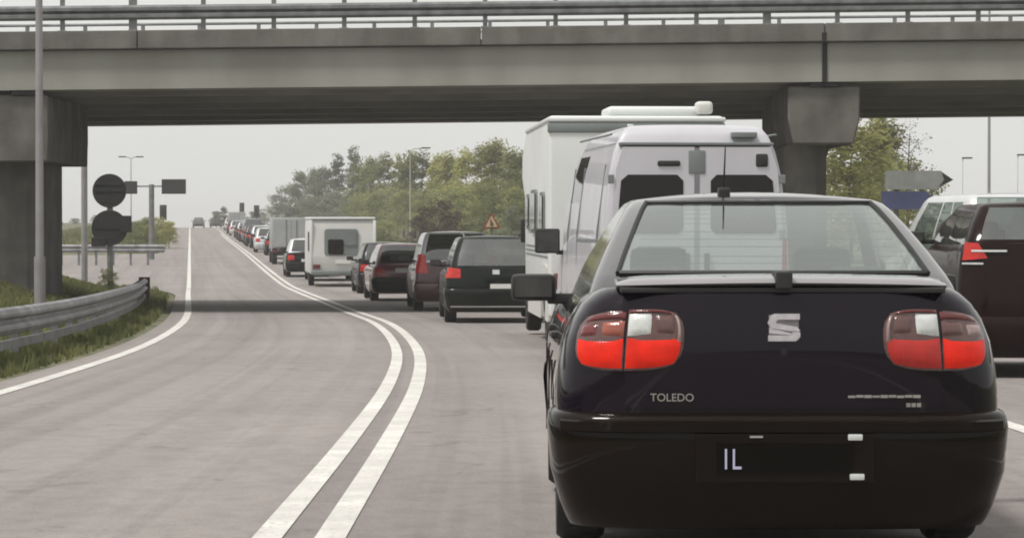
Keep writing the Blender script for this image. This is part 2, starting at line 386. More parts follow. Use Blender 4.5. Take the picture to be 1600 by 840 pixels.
def area_right(r):
    y = 60+190*r.random(); o = r.uniform(.2, 9); return xc(y)+ROADR(y)+o, y, .8
grass('verge_grass', 16000, 5, area_right, .1, .3, gr1, 'green grass on the far side of the queue')

# ------------------------------------------------------------------ bridge
BY0, BY1 = 58.0, 71.0
def bz(x, z): return z+.0105*x                # deck climbs gently to the right
def shear(vs):
    for v in vs: v.co.z = bz(v.co.x, v.co.z)
def px2x(px, D): return (px-800)*D/F
bridge = empty('road_bridge', (0, BY0, 0), label='grey concrete road bridge crossing over the road and the queue', cat='bridge')
def bpart(name, fn, m, parent=bridge, smooth=None):
    bm = BM(); fn(bm); shear(bm.verts)
    for v in bm.verts: v.co.y -= BY0
    return build(name, bm, m, parent, smooth)
zb = 4.02
JX = px2x(1288, BY0)
for (a, b) in ((-46, JX-19.5), (JX-19.46, JX-.025), (JX+.025, JX+19.5), (JX+19.54, 60)):
    def f(bm):
        prism(bm, [(BY0, zb+.02), (BY0+.5, zb-.0), (BY0+.5, zb+.8), (BY0+.02, zb+.8)], 'x', a, b)
    bpart('edge_girder', f, M['concrete'])
    for k in range(5):
        yy = BY0+2.3+k*2.35
        bpart('girder', lambda bm: prism(bm, [(yy-.3, zb-.02*(yy-BY0)+.02), (yy+.3, zb-.02*(yy-BY0)+.02), (yy+.3, zb+.72), (yy-.3, zb+.72)], 'x', a, b), M['concrete'])
    bpart('edge_girder', lambda bm: prism(bm, [(BY1-.5, zb-.26), (BY1, zb-.28), (BY1, zb+.72), (BY1-.5, zb+.72)], 'x', a, b), M['concrete'])
bpart('deck_slab', lambda bm: box(bm, -46, 60, BY0+.1, BY1-.1, zb+.74, zb+.95), M['concrete'])
x = JX
segs = []
xx = JX-8*6.9
while xx < 44: segs.append((xx, xx+6.88)); xx += 6.9
for a, b in segs:
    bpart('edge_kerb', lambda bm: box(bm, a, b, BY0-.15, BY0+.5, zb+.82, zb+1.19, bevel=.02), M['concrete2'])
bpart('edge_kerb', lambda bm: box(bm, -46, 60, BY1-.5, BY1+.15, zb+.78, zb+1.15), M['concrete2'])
bpart('expansion_joint', lambda bm: box(bm, JX-.05, JX+.05, BY0-.02, BY0+.04, zb+.01, zb+.8), M['under'])
bpart('joint_stain', lambda bm: box(bm, JX-.07, JX+.02, BY0-.16, BY0-.145, zb+.84, zb+1.0), M['under'])
bpart('bearing', lambda bm: box(bm, JX-.28, JX+.28, BY0+.02, BY0+.5, zb-.07, zb), M['under'])
bpart('bearing', lambda bm: box(bm, px2x(40, BY0)-.28, px2x(40, BY0)+.28, BY0+.02, BY0+.5, zb-.07, zb), M['under'])
# railing along the near and the far edge
def railing(y, label, zt):
    rl = empty('bridge_railing', (0, y, 0), label=label, cat='railing', group='steel railings on the bridge')
    def rp(name, fn, m, parent=rl, smooth=None):
        bm = BM(); fn(bm); shear(bm.verts)
        for v in bm.verts: v.co.y -= y
        return build(name, bm, m, parent, smooth)
    def beam(bm):   # W section guard rail
        pr = [(y-.04, zt+.22), (y-.1, zt+.27), (y-.1, zt+.33), (y-.03, zt+.37), (y-.1, zt+.41), (y-.1, zt+.47), (y-.04, zt+.52), (y-.03, zt+.5), (y-.03, zt+.24)]
        prism(bm, pr, 'x', -44, 58)
    rp('guard_rail', beam, M['galv_dark'])
    rp('top_rail', lambda bm: tube(bm, [(-44, y, zt+1.05), (58, y, zt+1.05)], .035, 8), M['galv_dark'])
    rp('mid_rail', lambda bm: tube(bm, [(-44, y, zt+.78), (58, y, zt+.78)], .02, 8), M['galv_dark'])
    x = px2x(97, BY0)-1.42*12; k = 0; first = None
    while x < 40:
        thick = .045 if k % 9 != 4 else .08
        rp('post', lambda bm: (box(bm, x-thick, x+thick, y-.02, y+.06, zt-.02, zt+1.05), box(bm, x-.09, x+.09, y-.08, y+.1, zt-.01, zt+.02)), M['galv_dark'])
        x += 1.42; k += 1
    return rl
railing(BY0+.12, 'dark steel railing with a corrugated barrier on the near edge of the bridge', zb+1.19)
railing(BY1-.2, 'second steel railing on the far edge of the bridge, behind the near one', zb+1.15)
# piers
def pier(xl, xr, y0, y1, zc, label, zt=None, colx=None, taper=.12):
    p = empty('bridge_pier', ((xl+xr)/2, y0, gz((xl+xr)/2, y0)), label=label, cat='bridge pier', group='concrete piers under the bridge')
    ox, oy, oz = p.location
    zt = zt or bz((xl+xr)/2, zb-.07)
    def pp(name, fn, m):
        bm = BM(); fn(bm)
        for v in bm.verts: v.co -= Vector((ox, oy, oz))
        return build(name, bm, m, p)
    def cap(bm):
        prism(bm, [(xl, zt), (xr, zt), (xr+.0, zc+.5), (xr-taper, zc), (xl+taper, zc), (xl, zc+.5)], 'y', y0, y1)
        bmesh.ops.bevel(bm, geom=bm.edges[:], offset=.03, segments=1, affect='EDGES')
    pp('crosshead', cap, M['concrete3'])
    c0, c1 = colx or (xl+.25, xr-.25)
    def colm(bm):
        r = .25; a, b, c, d = c0, c1, y0+1.3, y1-.9
        poly = [(a+r, c), (b-r, c), (b, c+r), (b, d-r), (b-r, d), (a+r, d), (a, d-r), (a, c+r)]
        prism(bm, poly, 'z', oz-1.0, zc)
    pp('column', colm, M['concrete3'])
    return p
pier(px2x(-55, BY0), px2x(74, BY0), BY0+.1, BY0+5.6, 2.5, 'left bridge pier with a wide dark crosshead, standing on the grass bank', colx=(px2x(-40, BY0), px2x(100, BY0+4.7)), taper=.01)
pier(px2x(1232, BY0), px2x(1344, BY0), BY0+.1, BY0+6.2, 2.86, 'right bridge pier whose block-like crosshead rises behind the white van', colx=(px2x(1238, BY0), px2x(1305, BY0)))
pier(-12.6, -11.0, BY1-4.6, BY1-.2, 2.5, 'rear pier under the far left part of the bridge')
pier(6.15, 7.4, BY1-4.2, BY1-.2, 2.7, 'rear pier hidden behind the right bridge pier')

# ------------------------------------------------------------------ crash barrier, left
def barrier(offs, ya, yb, step, label, group=None, zf=None, H=.60):
    pts = []; y = ya
    while y <= yb+.01: pts.append((offs(y), y)); y += step
    b = empty('crash_barrier', (pts[0][0], pts[0][1], gz(*pts[0])), label=label, cat='crash barrier', group=group)
    O = b.location
    sec = [(.0, 0), (.055, -.02), (.085, -.07), (.08, -.10), (.02, -.14), (.02, -.17), (.08, -.21), (.085, -.24), (.055, -.29), (0, -.31)]
    top = lambda x, y: (zf(x, y) if zf else prof(y))+H
    for k in range(0, len(pts)-1, 2):
        seg = pts[k:k+3]; bm = BM(); rows = []
        for (x, y) in seg:
            rows.append([bm.verts.new((x+s[0]-O.x, y-O.y, top(x, y)+s[1]-O.z)) for s in sec]+[bm.verts.new((x+s[0]-.006-O.x, y-O.y, top(x, y)+s[1]-O.z)) for s in sec[::-1]])
        grid_faces(bm, rows, closed=True)
        build('rail', bm, M['galv'], b, 35)
        bm = BM(); rows = []
        for (x, y) in seg:
            rows.append([bm.verts.new((x+c[0]-O.x, y-O.y, top(x, y)+c[1]-O.z)) for c in ((-.01, -.36), (.04, -.37), (.04, -.46), (-.01, -.47))])
        grid_faces(bm, rows, closed=True); build('lower_rail', bm, M['galv_dark'], b)
    for (x, y) in pts:
        bm = BM(); box(bm, x-.12-O.x, x-.02-O.x, y-.03-O.y, y+.03-O.y, gz(x, y)-.4-O.z, top(x, y)-.02-O.z)
        box(bm, x-.03-O.x, x+.02-O.x, y-.05-O.y, y+.05-O.y, top(x, y)-.22-O.z, top(x, y)-.08-O.z)
        build('post', bm, M['galv_dark'], b)
    return b
b1 = barrier(lambda y: xc(y)-4.45, 9, 69, 2.0, 'galvanised crash barrier curving along the left road edge and ending beyond the bridge')
x, y = xc(69)-4.45, 69
bm = BM(); O = b1.location
box(bm, x-.14-O.x, x+.12-O.x, y+.0-O.y, y+.16-O.y, prof(y)+.02-O.z, prof(y)+.63-O.z, bevel=.02)
M['rust'] = mat('end_marker', (.13, .05, .05), .6, 0, .3, 5)
build('end_terminal', bm, M['rust'], b1)

# ------------------------------------------------------------------ car builder
SE_N = 4.0
def se(s, n=SE_N): return 1-(1-min(abs(s), 1.0)**n)**(1/n)
XS = [0, .16, .32, .47, .60, .71, .80, .87, .925, .965, .99, 1.0]
class Body:
    """closed-form car body: lower shell plus greenhouse, both stacks of plan outlines. y=0 is the tail, +y the nose."""
    def __init__(s, sp): s.sp = sp
    def w(s, z): return lerpkeys(s.sp['w'], z)
    def yr(s, z): return hermite(s.sp['yr'], z)
    def yf(s, z): return hermite(s.sp['yf'], z)
    def surf(s, x, z, off=0):
        def P(x, z): return Vector((x, s.yr(z)+s.sp['rc']*se(x/(s.w(z)+.0005)), z))
        p = P(x, z)
        a = P(x+.01 if abs(x) < s.w(z)-.03 else x-.01, z)-p
        if abs(x) >= s.w(z)-.03: a = -a
        b = P(x, z+.01)-p; n = b.cross(a)
        if n.y > 0: n = -n
        if n.length < 1e-9: n = Vector((0, -1, 0))
        return p+n.normalized()*off
def rear_patch(B, corners, off, depth, nx=6, nz=4, bm=None):
    """slab that follows the tail: corners (x,z) = lower-left, lower-right, upper-right, upper-left"""
    bm = bm or BM(); f = []; bk = []
    for j in range(nz+1):
        v = j/nz; ra = []; rb = []
        for i in range(nx+1):
            u = i/nx
            x = (corners[0][0]*(1-u)+corners[1][0]*u)*(1-v)+(corners[3][0]*(1-u)+corners[2][0]*u)*v
            z = (corners[0][1]*(1-u)+corners[1][1]*u)*(1-v)+(corners[3][1]*(1-u)+corners[2][1]*u)*v
            ra.append(bm.verts.new(B.surf(x, z, off))); rb.append(bm.verts.new(B.surf(x, z, off-depth)))
        f.append(ra); bk.append(rb)
    grid_faces(bm, f)
    ring_f = f[0]+[r[-1] for r in f[1:]]+f[-1][::-1][1:]+[r[0] for r in f[::-1][1:-1]]
    ring_b = bk[0]+[r[-1] for r in bk[1:]]+bk[-1][::-1][1:]+[r[0] for r in bk[::-1][1:-1]]
    grid_faces(bm, [ring_f, ring_b], closed=True)
    for r in bk[1:-1]:
        for v in r[1:-1]: bm.verts.remove(v)
    return bm
def mirror_bm(bm):
    g = bmesh.ops.duplicate(bm, geom=bm.verts[:]+bm.edges[:]+bm.faces[:])['geom']
    nv = [e for e in g if isinstance(e, bmesh.types.BMVert)]; nf = [e for e in g if isinstance(e, bmesh.types.BMFace)]
    for v in nv: v.co.x = -v.co.x
    bmesh.ops.reverse_faces(bm, faces=nf)
    bmesh.ops.remove_doubles(bm, verts=bm.verts[:], dist=.0008)
    bmesh.ops.dissolve_degenerate(bm, dist=.0002, edges=bm.edges[:])
WHEELS = {}
def wheel_meshes(r, w, rim):
    k = (round(r, 3), round(w, 3), rim.name)
    if k in WHEELS: return WHEELS[k]
    n = 28
    def lathe(prof_, nseg=n):
        bm = BM(); rings = [[bm.verts.new((x, rr*math.cos(2*math.pi*i/nseg), rr*math.sin(2*math.pi*i/nseg))) for i in range(nseg)] for x, rr in prof_]
        grid_faces(bm, rings, closed=True); return bm
    bm = lathe([(-w/2, r*.62), (-w/2, r*.93), (-w/2+.02, r*.985), (-w/2+.04, r), (w/2-.04, r), (w/2-.02, r*.985), (w/2, r*.93), (w/2, r*.62), (w/2-.03, r*.6), (-w/2+.03, r*.6), (-w/2, r*.62)])
    for i in range(n):   # tread blocks
        a = 2*math.pi*i/n; c, s_ = math.cos(a), math.sin(a)
        vs = box(bm, -w/2+.03, w/2-.03, -.012, .012, r-.004, r+.004); Rm = Matrix.Rotation(a, 3, 'X')
        for v in vs: v.co = Rm @ v.co
    t = build('tyre', bm, M['tyre'], None, 35)
    bm = lathe([(w/2-.03, .001), (w/2-.025, r*.15), (w/2-.06, r*.2)])
    rings = lathe([(w/2-.01, r*.55), (w/2-.01, r*.63), (w/2-.05, r*.63), (-w/2+.02, r*.6), (-w/2+.02, .01)])
    me = bpy.data.meshes.new('tmp'); rings.to_mesh(me); rings.free(); bm.from_mesh(me); bpy.data.meshes.remove(me)
    for i in range(7):
        Rm = Matrix.Rotation(2*math.pi*i/7, 3, 'X')
        vs = box(bm, w/2-.05, w/2-.015, -.028, .028, r*.13, r*.58)
        for v in vs: v.co = Rm @ v.co
    q = build('rim', bm, rim, None, 35)
    WHEELS[k] = (t.data, q.data)
    bpy.data.objects.remove(t); bpy.data.objects.remove(q)
    return WHEELS[k]
def add_wheels(root, sp, ys=None):
    r = sp.get('wr', .31); tw = sp.get('tw', .2); rim = sp.get('rim', M['rim'])
    tm, rm = wheel_meshes(r, tw, rim)
    for y in (ys or sp['wy']):
        for sx in (-1, 1):
            t = bpy.data.objects.new('wheel', None); COL.objects.link(t); t.parent = root
            t.location = (sx*(sp['track']), y, r); t.rotation_euler = (0, 0, 0 if sx > 0 else math.pi)
            a = bpy.data.objects.new('tyre', tm); COL.objects.link(a); a.parent = t
            b = bpy.data.objects.new('rim', rm); COL.objects.link(b); b.parent = t
def car(name, sp, loc, rz, label, cat, group=None):
    root = empty(name, loc, rz, label=label, cat=cat, group=group)
    B = Body(sp); L = sp['L']; rc = sp['rc']; pm = sp['paint']; Ra = sp.get('Ra', .36); wr = sp.get('wr', .31)
    sill = sp.get('sill', .2); wy = sp['wy']
    zs = lambda y: hermite(sp['zs'], y)
    # ---- lower shell (half, mirrored)
    fcf = sp.get('fc', .45)
    cols = []           # (kind, value)
    for s_ in XS: cols.append(('r', s_))
    ysd = set([rc+.02, L-fcf-.02])
    for c in wy:
        for k in range(9):
            ysd.add(c-Ra*math.cos(math.pi*k/8))
        ysd.add(c-Ra-.03); ysd.add(c+Ra+.03)
    a = wy[0]+Ra+.03; b = wy[-1]-Ra-.03
    for k in range(1, 6): ysd.add(a+(b-a)*k/6)
    for yv in sorted(ysd):
        if rc+.015 <= yv <= L-fcf-.015: cols.append(('s', yv))
    for s_ in XS[::-1]: cols.append(('f', s_))
    def zbot(kind, v):
        if kind == 's':
            for c in wy:
                if abs(v-c) < Ra-.0001: return max(sill, wr+math.sqrt(max(Ra*Ra-(v-c)**2, 0)))
        return sill
    TS = [0, .1, .22, .36, .5, .64, .76, .86, .93, .975, 1.0]
    def pt(kind, v, t):
        if kind == 's': y0 = v
        elif kind == 'r': y0 = rc*se(v)
        else: y0 = L-fcf*se(v)
        zt = zs(y0); zbm = zbot(kind, v); z = zbm+(zt-zbm)*t
        w = B.w(z)*(1-.025*sm(L*.75, L, y0))
        if t > .9: w -= .035*((t-.9)/.1)**2
        if kind == 's': return Vector((w, v, z))
        if kind == 'r': return Vector((w*v, B.yr(z)+rc*se(v), z))
        return Vector((w*v, B.yf(z)-fcf*se(v), z))
    bm = BM(); rows = [[bm.verts.new(pt(k, v, t)) for k, v in cols] for t in TS]
    top = [v.co.copy() for v in rows[-1]]
    for f_ in (.93, .75, .5, .25, 0):
        rows.append([bm.verts.new((c.x*f_, c.y+(L/2-c.y)*(1-f_)*.02, zs(c.y+(L/2-c.y)*(1-f_)*.02)+.028*(1-f_*f_))) for c in top])
    grid_faces(bm, rows); mirror_bm(bm)
    build('body', bm, pm, root, sp.get('sharp', 38))
    # wheel arch lips
    # ---- greenhouse
    G = sp['gh']        # levels: (z, w, yr, yf)
    grc = sp.get('grc', .22); gfc = sp.get('gfc', .3); lo, hi = sp['glev']      # side glass between level lo..hi ; rear glass from rlo
    rlo = sp.get('rlo', lo); flo = sp.get('flo', lo)
    gcols = [('r', s_) for s_ in XS]+[('s', t) for t in sp['pil']]+[('f', s_) for s_ in XS[::-1]]
    def gp(kind, v, l):
        z, w, a, b = l
        if kind == 'r': return Vector((w*v, a+grc*se(v), z))
        if kind == 'f': return Vector((w*v, b-gfc*se(v), z))
        return Vector((w, (a+grc)+(b-gfc-a-grc)*v, z))
    P = [[gp(k, v, l) for k, v in gcols] for l in G]
    zt = G[-1][0]; crown = sp.get('crown', .03); tops = []
    for f_ in (.97, .9, .75, .5, .25, 0):
        l = G[-1]; cy = (l[2]+l[3])/2
        tops.append([Vector((p.x*f_, cy+(p.y-cy)*(.25+.75*f_ if False else 1-(1-f_)*.06), zt+crown*(1-f_**2.2)*(1-.6*abs((p.y-cy)/((l[3]-l[2])/2))**3))) for p in P[-1]])
    nC = len(gcols); keyof = {}
    rx = sp.get('rgx', .86); fx = sp.get('fgx', .94)
    for i in range(len(G)-1):
        for j in range(nC-1):
            k0, v0 = gcols[j]; k1, v1 = gcols[j+1]; key = None
            if k0 == 'r' and k1 == 'r' and rlo <= i < hi and max(v0, v1) <= rx: key = 'rear_window'
            elif k0 == 'f' and k1 == 'f' and flo <= i < hi and max(v0, v1) <= fx: key = 'windscreen'
            elif k0 == 's' and k1 == 's' and lo <= i < sp.get('shi', hi):
                for n_, (a, b) in enumerate(sp['sg']):
                    if a-1e-6 <= v0 and v1 <= b+1e-6: key = ('side_window', n_)
            keyof[(i, j)] = key
    def part(sel):
        bm = BM(); cache = {}
        def V(i, j):
            if (i, j) not in cache: cache[(i, j)] = bm.verts.new((P+tops)[i][j])
            return cache[(i, j)]
        for i in range(len(P)+len(tops)-1):
            for j in range(nC-1):
                if keyof.get((i, j)) == sel:
                    try: bm.faces.new((V(i, j), V(i, j+1), V(i+1, j+1), V(i+1, j)))
                    except ValueError: pass
        return bm
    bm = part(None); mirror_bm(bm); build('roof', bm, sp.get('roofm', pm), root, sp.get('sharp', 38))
    gmx = sp.get('glass', M['glass_dark'])
    for key, nm in (('rear_window', 'rear_window'), ('windscreen', 'windscreen')):
        bm = part(key)
        if len(bm.faces):
            mirror_bm(bm); build(nm, bm, sp.get('rglass', gmx) if key == 'rear_window' else gmx, root, 60)
        else: bm.free()
    for n_ in range(len(sp['sg'])):
        for sx in (1, -1):
            bm = part(('side_window', n_))
            if not len(bm.faces): bm.free(); continue
            for v in bm.verts: v.co.x *= sx
            build('side_window', bm, gmx, root, 60)
    # ---- bumpers (front, rear)
    bz0, bz1 = sp.get('bump', (.24, .56)); bo = sp.get('bo', .045)
    for end in ('r', 'f'):
        bm = BM(); prf = [(bz0-.02, -.03), (bz0+.0, .3), (bz0+.06, .75), (bz0+(bz1-bz0)*.45, 1.0), (bz1-.06, .98), (bz1-.018, .8), (bz1, .45), (bz1+.004, -.1)]
        rows = []
        yend = wy[0]-Ra-.015 if end == 'r' else L-(wy[-1]+Ra+.015)
        for z, k in prf:
            r_ = []; w = B.w(max(z, sill))+bo*k*(.5 if end == 'r' else .12)
            y0 = (B.yr(z) if end == 'r' else L-B.yf(z))-bo*k
            for s_ in XS: r_.append(Vector((w*s_, y0+(rc if end == 'r' else fcf)*se(s_), z)))
            r_.append(Vector((w, yend, z)))
            if end == 'f':
                for p in r_: p.y = L-p.y
            rows.append([bm.verts.new(p) for p in r_])
        grid_faces(bm, rows); mirror_bm(bm)
        build('rear_bumper' if end == 'r' else 'front_bumper', bm, sp.get('bumpm', pm), root, 50)
    # ---- floor, interior
    bm = BM(); w0 = B.w(.5)
    for a, b in ((rc*.7, wy[0]-Ra), (wy[0]+Ra, wy[-1]-Ra), (wy[-1]+Ra, L-fcf*.7)): box(bm, -w0+.06, w0-.06, a, b, sill+.01, sill+.25)
    box(bm, -w0+.26, w0-.26, rc*.5, L-fcf*.6, sill+.005, sill+.5)
    build('underbody', bm, M['under'], root)
    if sp.get('seats', True):
        bm = BM(); fl = sill+.12; ry, fy = sp.get('sy', (1.35, 2.35)); bs = sp.get('bs', .95)
        w0 = G[1][1]
        box(bm, -w0+.05, w0-.05, ry-.15, ry, fl+.3, bs-.02, .04)
        box(bm, -w0+.05, w0-.05, ry, ry+.5, fl+.2, fl+.4, .04)
        for x in (-.42, .42) if sp.get('L') < 4.9 or True else (): box(bm, x-.12, x+.12, ry-.13, ry-.04, bs-.02, bs+.14, .04)
        for x in (-.37, .37):
            box(bm, x-.25, x+.25, fy-.13, fy, fl+.25, bs+.02, .05); box(bm, x-.25, x+.25, fy, fy+.5, fl+.15, fl+.35, .05)
            box(bm, x-.13, x+.13, fy-.12, fy-.03, bs+.05, bs+.21, .04)
        box(bm, -w0+.06, w0-.06, G[1][3]-.6, G[1][3]-.15, fl+.3, G[1][0]-.01, .04)
        build('seats', bm, M['interior'], root, 40)
    # ---- mirrors
    if sp.get('mir'):
        my, mz, ml = sp['mir']
        for sx in (-1, 1):
            bm = BM(); w = B.w(mz-.05)-.02; mw, mh = sp.get('mirs', (.2, .12))
            box(bm, w+.06, w+.06+mw, my-.05, my+.08, mz-mh/2, mz+mh/2, .03)
            box(bm, w-.06, w+.1, my-.015, my+.03, mz-mh/2-.015, mz-mh/2+.035, .01)
            for v in bm.verts: v.co.x *= sx
            mo = build('wing_mirror', bm, M['black'] if ml else pm, root, 45)
            bm = BM(); box(bm, sx*(w+.06+.02), sx*(w+.06+mw-.02), my-.058, my-.053, mz-mh/2+.02, mz+mh/2-.02)
            build('mirror_glass', bm, sp.get('mglass', M['smoke_mirror']), mo)
    # ---- lights, plate
    for (nm, cs, m_, off) in sp.get('lights', []):
        for sx in (1, -1):
            c2 = cs if sx > 0 else [(-cs[1][0], cs[1][1]), (-cs[0][0], cs[0][1]), (-cs[3][0], cs[3][1]), (-cs[2][0], cs[2][1])]
            build(nm, rear_patch(B, c2, off, .03), m_, root, 40)
    for (nm, cs, m_, off) in sp.get('rear', []):
        build(nm, rear_patch(B, cs, off, .03), m_, root, 40)
    if sp.get('plate'):
        x0, x1, z0, z1, m_ = sp['plate']
        yb = B.yr((z0+z1)/2)-bo-.012 if z1 < bz1+.02 else B.yr((z0+z1)/2)-.012
        bm = BM(); box(bm, x0, x1, yb-.004, yb+.03, z0, z1); pl = build('number_plate', bm, m_, root)
        sp['_plate_y'] = yb-.004
    # head lamps
    for sx in (1, -1):
        bm = BM(); z0 = hermite(sp['zs'], L-.1)-.17
        yy = B.yf(z0+.05)+.004
        box(bm, sx*.42 if sx > 0 else -.72, .72 if sx > 0 else -.42, yy-.12, yy-.0, z0, z0+.13, .02)
        build('headlight', bm, M['white_lens'], root, 40)
    if sp.get('rails'):
        G1 = G[-1]
        for sx in (-1, 1):
            bm = BM(); xw = sx*(G1[1]-.04); ya, yb = G1[2]+.25, G1[3]-.15; z = G1[0]+.05
            tube(bm, [(xw, ya, z-.06), (xw, ya+.08, z), (xw, (ya+yb)/2, z+.012), (xw, yb-.08, z), (xw, yb, z-.06)], .016, 8)
            build('roof_rail', bm, M['galv_dark'], root, 40)
    add_wheels(root, sp)
    return root, B
M['smoke_mirror'] = mat('mirror_surface', (.06, .06, .058), .2, .5, .3, 9)

def place(D, X, yawx=0):
    """a spot on the road: position and heading following the road"""
    return (X, D, prof(D))
def yaw(y, k=1.0): return -math.atan(hermite(CEN, y+.5)-hermite(CEN, y-.5))*-1*k*-1

def rz_of(y, k=1.0): return math.atan(-(xc(y+.5)-xc(y-.5)))*k
ALLP = {}
ALLP['aubergine'] = paint('dark_aubergine_paint', (.006, .003, .008), .3, .0, 1.0, .015, 1.34, .02)
ALLP['aub_top'] = paint('sky_bright_top_paint', (.006, .004, .007), .2, .0, 1.0, .03, 2.4)  # coat boosted on roof and pillars to brighten their sky reflection
ALLP['aub_bumper'] = paint('brown_black_bumper_paint', (.006, .0035, .002), .4, .0, .7, .01, 1.3, .02)  # brown-black, with a weaker coat than the body

# ---- the dark saloon right ahead
SAL = dict(L=4.44, rc=.42, fc=.55, wr=.30, Ra=.355, tw=.195, wy=(.93, 3.44), track=.755, sill=.19, paint=ALLP['aubergine'],
    w=[(.15, .80), (.26, .845), (.5, .868), (.68, .862), (.80, .845), (.88, .822), (.96, .785), (1.02, .745), (1.08, .70)],
    yr=[(.15, .09), (.3, .055), (.55, .04), (.75, .035), (.95, .045), (1.02, .06), (1.06, .08)],
    yf=[(.15, 4.30), (.35, 4.40), (.5, 4.43), (.62, 4.40), (.72, 4.33), (.8, 4.2)],
    zs=[(0, 1.045), (.35, 1.05), (1.2, .995), (3.0, .955), (3.5, .90), (4.0, .80), (4.44, .68)],
    gh=[(.90, .765, .22, 3.32), (.975, .745, .30, 3.16), (1.06, .715, .38, 3.0), (1.10, .70, .46, 2.92), (1.19, .655, .65, 2.72), (1.29, .60, .88, 2.48), (1.355, .56, 1.06, 2.30), (1.385, .535, 1.16, 2.2), (1.40, .505, 1.24, 2.12)],
    glev=(1, 7), rlo=3, shi=6, pil=[.02, .10, .18, .20, .30, .42, .52, .545, .66, .78, .90, .93], sg=[(.02, .18), (.20, .52), (.545, .90)], rgx=.88, grc=.18, gfc=.3,
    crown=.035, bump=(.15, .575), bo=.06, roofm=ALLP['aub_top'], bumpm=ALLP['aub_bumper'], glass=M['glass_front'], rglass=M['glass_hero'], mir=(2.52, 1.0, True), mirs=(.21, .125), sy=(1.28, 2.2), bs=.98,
    plate=(-.26, .26, .355, .47, M['plate_dark']))
sal, SB = car('saloon_car', SAL, (1.035, 10.93, prof(11.5)), 0, 'dark aubergine saloon with lit red tail lights and roof aerial, nearest in the queue', 'car')
sal.location.z = 0.0
def rp(name, cs, m, off, depth=.02, parent=sal, nx=6, nz=4, smooth=40): return build(name, rear_patch(SB, cs, off, depth, nx, nz), m, parent, smooth)
# boot lid: a raised panel between the lights with real shut lines
lid = rp('boot_lid', [(-.60, .60), (.60, .60), (.612, 1.03), (-.612, 1.03)], SAL['paint'], .008, .02, nx=24, nz=12)

def lens_dom(U, V):
    """the lamp outline: U 0 inner .. 1 outer, V 0 bottom .. 1 top, corners rounded"""
    u, v = 2*U-1, 2*V-1
    uu = u*math.sqrt(1-.30*v*v*abs(v)); vv = v*math.sqrt(1-.34*u*u*abs(u))
    U2, V2 = (uu+1)/2, (vv+1)/2
    x = .385+.415*U2-.012*V2*(1-U2)+.0; x -= .03*V2*U2
    z = .735+.245*V2-.022*U2*V2+.008*(1-U2)*(1-V2)
    return x, z
def lens(parent, name, sx, U0, U1, V0, V1, m, off, depth=.02, nx=8, nz=6):
    bm = BM(); f = []; bk = []
    for j in range(nz+1):
        ra = []; rb = []
        for i in range(nx+1):
            a, b = i/nx, j/nz
            x, z = lens_dom(U0+(U1-U0)*a, V0+(V1-V0)*b)
            dome = .010*(1-(2*a-1)**4)*(1-(2*b-1)**4)
            ra.append(bm.verts.new(SB.surf(sx*x, z, off+dome))); rb.append(bm.verts.new(SB.surf(sx*x, z, off-depth)))
        f.append(ra); bk.append(rb)
    grid_faces(bm, f)
    rf = f[0]+[q[-1] for q in f[1:]]+f[-1][::-1][1:]+[q[0] for q in f[::-1][1:-1]]
    rb_ = bk[0]+[q[-1] for q in bk[1:]]+bk[-1][::-1][1:]+[q[0] for q in bk[::-1][1:-1]]
    grid_faces(bm, [rf, rb_], closed=True)
    for q in bk[1:-1]:
        for v in q[1:-1]: bm.verts.remove(v)
    return build(name, bm, m, parent, 50)
for sx in (1, -1):
    fr = empty('tail_light', (0, 0, 0)); fr.parent = sal
    D_ = .545
    lens(fr, 'light_housing', sx, 0, D_-.008, 0, 1, M['smoke'], .010, .02)
    lens(fr, 'light_housing', sx, D_+.008, 1, 0, 1, M['smoke'], .004, .02)
    lens(fr, 'red_lens', sx, .03, D_-.02, .04, .53, M['red'] if sx > 0 else M['redlit'], .016)
    lens(fr, 'clear_lens', sx, .30, D_-.02, .57, .92, M['white_lens'], .017)
    lens(fr, 'smoked_lens', sx, .08, .28, .57, .90, M['smoke'], .015)
    lens(fr, 'lens_trim', sx, .025, .06, .45, .93, M['trim_lens'], .018)
    lens(fr, 'upper_red_lens', sx, .08, D_-.02, .94, .985, M['darkred'], .014)
    lens(fr, 'red_lens', sx, D_+.02, .975, .04, .53, M['redlit'], .010)
    lens(fr, 'indicator_lens', sx, D_+.02, .78, .57, .82, M['smoke'] if sx > 0 else M['amber'], .010)
    lens(fr, 'indicator_lens', sx, .80, .96, .57, .80, M['trim_lens'] if sx > 0 else M['darkred'], .009)
    lens(fr, 'upper_red_lens', sx, D_+.02, .94, .85, .97, M['darkred'], .010)
# lock and handle recess under the emblem, side repeaters, wheel-arch shade stay real
bm = BM(); tube(bm, [(0, SB.surf(0, .81).y-.012, .81), (0, SB.surf(0, .81).y+.01, .81)], .013, 16); build('boot_lock', bm, M['under'], lid, 40)
